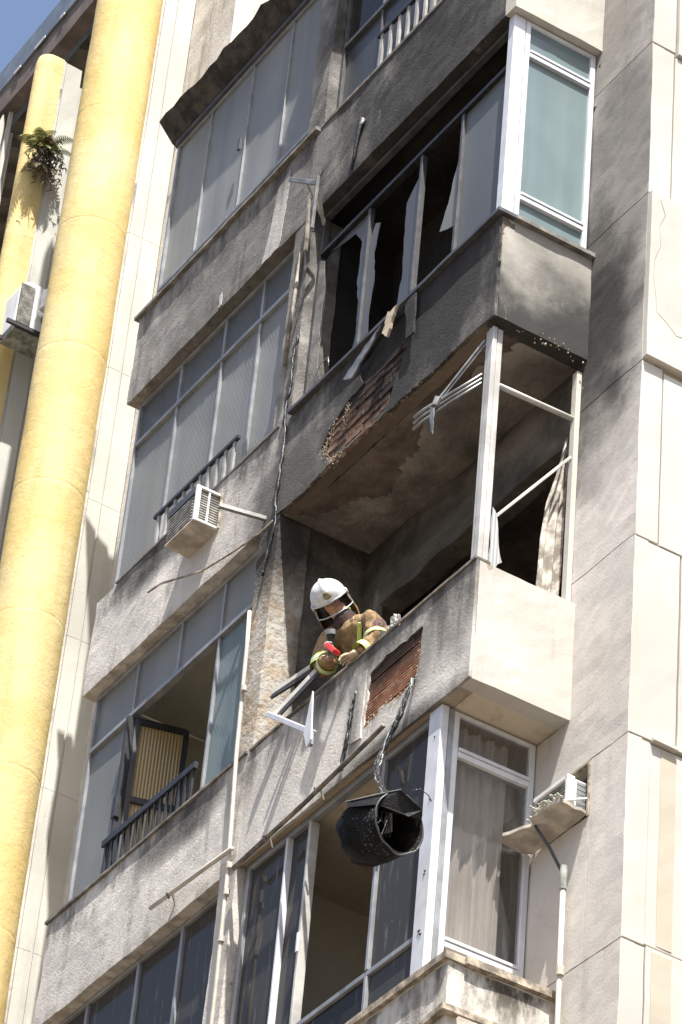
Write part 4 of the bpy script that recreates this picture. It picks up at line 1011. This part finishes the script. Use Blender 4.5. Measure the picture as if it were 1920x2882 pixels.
# trousers
skin('trousers', [pel, Vector((-1.52,.50,-3.02)), lk, lf, Vector((-1.72,.50,-3.02)), rk, rf], [(0,1),(1,2),(2,3),(0,4),(4,5),(5,6)], [.15,.11,.085,.07,.11,.085,.07], 'dark_cloth', P, 2)
# bands
def band(c, d, r, wd, mat, name='reflective_band', ex=1.0):
    d = Vector(d).normalized(); m = MB(); u = d.orthogonal().normalized(); v = d.cross(u)
    prv = None
    for t in (-wd/2, wd/2):
        ring = [m.b.verts.new(Vector(c)+d*t+(u*math.cos(2*PI*k/28)+v*math.sin(2*PI*k/28))*(r+noise.noise(Vector((k*.4, t, c[0]*3)))*.004)) for k in range(28)]
        if prv:
            for k in range(28): m.b.faces.new((prv[k], prv[(k+1) % 28], ring[(k+1) % 28], ring[k]))
        prv = ring
    return m.build(name, mat, P, smooth=True)
dl = (lw-le); dr = (rw-re)
c_ = le.lerp(lw, .80); band(c_, dl, .064, .05, 'hivis'); band(c_, dl, .0655, .02, 'silver_tape')
c_ = rs.lerp(re, .82); band(c_, re-rs, .086, .065, 'hivis'); band(c_, re-rs, .0875, .028, 'silver_tape')
c_ = ls.lerp(le, .86); band(c_, le-ls, .082, .035, 'hivis'); band(c_, le-ls, .0835, .016, 'silver_tape')
c_ = re.lerp(rw, .55); band(c_, dr, .069, .05, 'hivis'); band(c_, dr, .0705, .022, 'silver_tape')
for a_, b_ in ((nk+bV*.10+rV*.03-uV*.04, ch+bV*.155+rV*.02-uV*.10), ):
    MB().bar(a_, b_, .022, .012, tuple(bV)).build('storm_flap', 'dark_cloth', P, .003)
MB().bar(ls+bV*.055-uV*.02-rV*.07, ls+bV*.085-uV*.17-rV*.075, .03, .01, tuple(bV)).build('chest_strap', 'hivis', P, .003)
# elbow pads
for a, nm in ((le+Vector((.02, .02, .0)), 'elbow_pad'),):
    m = MB(); bmesh.ops.create_uvsphere(m.b, u_segments=14, v_segments=8, radius=.07, matrix=Matrix.Translation(a) @ Matrix.Diagonal((1, .9, 1.1, 1))); m.build(nm, 'dark_cloth', P, smooth=True)
# hood and collar
m = MB(); cpts = []
hup = (uV*.86-rV*.46+bV*.14).normalized(); hfw = (bV*.92+rV*.10-uV*.24); hfw = (hfw-hup*hfw.dot(hup)).normalized(); hrt = hfw.cross(hup).normalized()   # hrt = person's right
HM = Matrix((( *( -hrt.x, hfw.x, hup.x), 0), (-hrt.y, hfw.y, hup.y, 0), (-hrt.z, hfw.z, hup.z, 0), (0, 0, 0, 1)))
# local head frame: +X = image side of his left ear, +Y = forward, +Z = up
def hp(x, y, z): return hd+(-hrt)*x+hfw*y+hup*z
def ellip(name, c, rx, ry, rz, mat, cond=None, seg=28, rings=20, parent=None, thick=0, shape=None):
    m = MB(); bmesh.ops.create_uvsphere(m.b, u_segments=seg, v_segments=rings, radius=1)
    for v in m.b.verts:
        x, y, z = v.co.x*rx, v.co.y*ry, v.co.z*rz
        if shape: x, y, z = shape(x, y, z)
        v.co = Vector((x+c[0], y+c[1], z+c[2]))
    if cond:
        dele = [f for f in m.b.faces if not cond(f.calc_center_median())]
        bmesh.ops.delete(m.b, geom=dele, context='FACES')
    if thick: bmesh.ops.solidify(m.b, geom=list(m.b.faces), thickness=thick)
    for v in m.b.verts: v.co = hp(*v.co)
    return m.build(name, mat, parent or P, smooth=True, recalc=not cond)
def faceshape(x, y, z):
    if y > 0:
        if z < -.03: x *= 1+(z+.03)*3.2; y *= 1+(z+.03)*.8
        y += .006*math.exp(-((abs(x)-.0)/.012)**2)*0
        # brow, eye sockets
        for sx in (-1, 1): y -= .014*math.exp(-((x-sx*.030)**2/.00028+(z-.008)**2/.00012))
        y += .026*math.exp(-(x*x/.00012+(z+.020)**2/.00045))
        y += .010*math.exp(-(x*x/.0006+(z+.055)**2/.00008)); y -= .008*math.exp(-(x*x/.0005+(z+.0605)**2/.000012))
        y += .010*math.exp(-(x*x/.0005+(z+.092)**2/.0003))
    return x, y, z
ellip('face', (0, .01, 0), .070, .088, .108, 'skin', shape=faceshape, seg=48, rings=40)
for sx in (-1, 1):
    ellip('eye', (sx*.030, .081, .008), .011, .006, .005, 'fin_white', seg=10, rings=8)
    ellip('pupil', (sx*.030, .0865, .007), .0045, .003, .004, 'black_rubber', seg=8, rings=6)
    ellip('eyebrow', (sx*.030, .090, .025), .017, .005, .004, 'black_rubber', seg=10, rings=6)
ellip('lips', (0, .096, -.058), .019, .008, .006, 'patch_red', seg=12, rings=8)
ellip('hood', (0, -.012, -.03), .096, .098, .125, 'dark_cloth', cond=lambda p: not (p.y > .045 and p.z > -.088 and abs(p.x) < .060), seg=30, rings=24)
# helmet
def helm(x, y, z):
    z2 = z
    if z > 0: y *= 1+.10*z/.13
    z2 += .012*math.exp(-(x/.012)**2)*(1 if z > .03 else 0)
    return x, y, z2
hel = ellip('helmet', (0, -.005, .035), .122, .150, .128, 'helmet', cond=lambda p: p.z > .028-.10*max(0, -p.y)*3.0-(.0), seg=40, rings=30, thick=.006, shape=helm)
rimp = [hp(.126*math.cos(t), -.005+.156*math.sin(t), .03+(-.30*(-.156*math.sin(t)) if math.sin(t) < 0 else 0)*-1*(-1) if False else .03-(.30*abs(.156*math.sin(t)) if math.sin(t) < 0 else -.0)) for t in [2*PI*k/40 for k in range(41)]]
MB().tube(rimp, .0065, 6, cap=False).build('helmet_rim', 'helmet_grey', hel, smooth=True)
ellip('front_badge', (0, .137, .072), .030, .012, .034, 'badge', seg=6, rings=6, parent=hel)
for sx in (-1, 1):
    ellip('side_boss', (sx*.122, .02, .028), .012, .030, .026, 'helmet_grey', seg=14, rings=10, parent=hel)
m = MB(); sm_ = []
for k in range(15):
    t = PI*(.06+.88*k/14); sm_.append(hp(.128*math.cos(t), .16*math.sin(t)-.0, -.055-.0*math.sin(t)))
MB().tube(sm_, .0045, 6).build('visor_edge', 'helmet_grey', hel, smooth=True)
for t in (PI*.06, PI*.94): MB().tube([hp(.128*math.cos(t), .16*math.sin(t), -.055), hp(.124*math.cos(t), .0, .03)], .004, 5).build('visor_arm', 'helmet_grey', hel)
# flexible neck cape
m = MB(); prv = None
for (z, r, yo) in ((.0, .118, -.02), (-.05, .128, -.03), (-.11, .135, -.035), (-.15, .130, -.03)):
    ring = []
    for k in range(21):
        t = PI*(.90+1.2*k/20); ring.append(m.b.verts.new(hp(r*math.cos(t), r*1.08*math.sin(t)+yo, z+noise.noise(Vector((k*.6, z*9, 0)))*.008)))
    if prv:
        for k in range(20): m.b.faces.new((prv[k], prv[k+1], ring[k+1], ring[k]))
    prv = ring
m.build('neck_cape', 'jacket', hel, smooth=True, recalc=False)
band(nk+Vector((-.005, .0, -.015)), (hd-nk), .090, .055, 'collar_cloth', 'collar')
band(nk.lerp(hd, .16), (hd-nk), .072, .05, 'dark_cloth', 'hood')
m = MB(); m.bar(hp(.085, .05, -.075), hp(.075, .07, -.115), .02, .012).build('chin_strap', 'hivis', P, .002)
# flashlight on the chest
fl = (rV*-.0)
m = MB(); m.tube([Vector((-1.60,-.055,-2.60)), Vector((-1.585,-.075,-2.555)), Vector((-1.583,-.078,-2.545))], [.026, .026, .031], 14)
tag(m.build('flashlight', 'black_rubber', None, smooth=False), 'black and grey flashlight clipped to the firefighter\'s coat front', 'flashlight')
MB().tube([Vector((-1.583,-.079,-2.544)), Vector((-1.576,-.088,-2.515))], .033, 14).build('lens_cap', 'grey_plastic', bpy.data.objects['flashlight'])
# shoulder patch (oval, plain emblem)
pc = ls.lerp(le, .27); pn = (bV*.92+rV*.30+uV*.10).normalized(); px_ = (rV-pn*rV.dot(pn)).normalized(); py_ = pn.cross(px_)
def disc(name, c, rx, ry, th, mat, par):
    m = MB(); m.poly([c+px_*rx*math.cos(2*PI*k/24)+py_*ry*math.sin(2*PI*k/24) for k in range(24)], pn*th); return m.build(name, mat, par)
pt = disc('shoulder_patch', pc+pn*.130, .045, .037, .006, 'patch_white', P)
disc('patch_ring', pc+pn*.1365, .034, .026, .0015, 'patch_red', pt); disc('patch_field', pc+pn*.1385, .029, .021, .0015, 'patch_white', pt)
MB().bar(pc+pn*.1405+py_*.012, pc+pn*.1405-py_*.012, .004, .003, tuple(pn)).bar(pc+pn*.1405+px_*.010, pc+pn*.1405-px_*.010, .004, .003, tuple(pn)).build('patch_emblem', 'patch_red', pt)
# hands: palm and five fingers, closing on the tool
def hand(wrist, palm, fdir, pdn, nm, mat, spread, thumb, size=1.0):
    """wrist->palm, fingers along fdir curling towards pdn, spread across 'spread'"""
    wrist, palm, fdir, pdn, spread, thumb = [Vector(q) for q in (wrist, palm, fdir, pdn, spread, thumb)]
    fdir.normalize(); pdn.normalize(); spread.normalize(); thumb.normalize()
    vs = [wrist, wrist.lerp(palm, .55), palm]; es = [(0, 1), (1, 2)]; rs_ = [.040*size, (.036*size, .022*size), (.040*size, .020*size)]
    o = skin(nm, vs, es, rs_, mat, P, 2)
    for k, (L, off) in enumerate(((.066, -1.5), (.076, -.5), (.070, .5), (.056, 1.5))):
        b0 = palm+spread*off*.019*size-fdir*.01
        b1 = b0+fdir*L*.45*size+pdn*.006; b2 = b1+(fdir*.55+pdn*.8).normalized()*L*.36*size; b3 = b2+(pdn-fdir*.35).normalized()*L*.28*size
        skin('finger', [b0, b1, b2, b3], [(0, 1), (1, 2), (2, 3)], [.0105, .0095, .0085, .0075], mat, o, 1)
    t0 = wrist.lerp(palm, .45); t1 = palm+thumb*.030; t2 = palm+thumb*.034+fdir*.028+pdn*.012; t3 = palm+thumb*.022+fdir*.040+pdn*.028
    skin('thumb', [t0, t1, t2, t3], [(0, 1), (1, 2), (2, 3)], [.014, .012, .010, .009], mat, o, 1)
    return o
M['glove'] = clothm('pale_leather_glove', (.42, .33, .22), (.60, .50, .36), 14)
M['glove_dark'] = clothm('grey_glove', (.10, .09, .08), (.28, .25, .21), 14)
hand(rw, rh, (.35, -.25, .05), (.1, -.5, -.8), 'glove', 'glove_dark', (.35, .25, -.75), (.0, -.5, .7))
hand(lw, lh, (-.8, -.35, -.05), (-.1, -.3, -.9), 'glove', 'glove', (-.1, .5, -.15), (-.1, -.6, .6))
# red tool held between the hands
tl = empty('hand_tool', (-1.5, -.1, -2.75), 'flat red hand tool held between the firefighter\'s gloves', 'tool')
ta, tb = Vector((-1.535, -.115, -2.675)), Vector((-1.415, -.115, -2.80))
m = MB(); m.bar(ta, tb, .034, .052, tuple(bV)); m.build('blade', 'red', tl, .006)
MB().tube([ta-(tb-ta).normalized()*.012+bV*.0, ta+(tb-ta).normalized()*.01], .026, 12).build('hinge', 'grey_plastic', tl)
print('objects', len(bpy.data.objects))
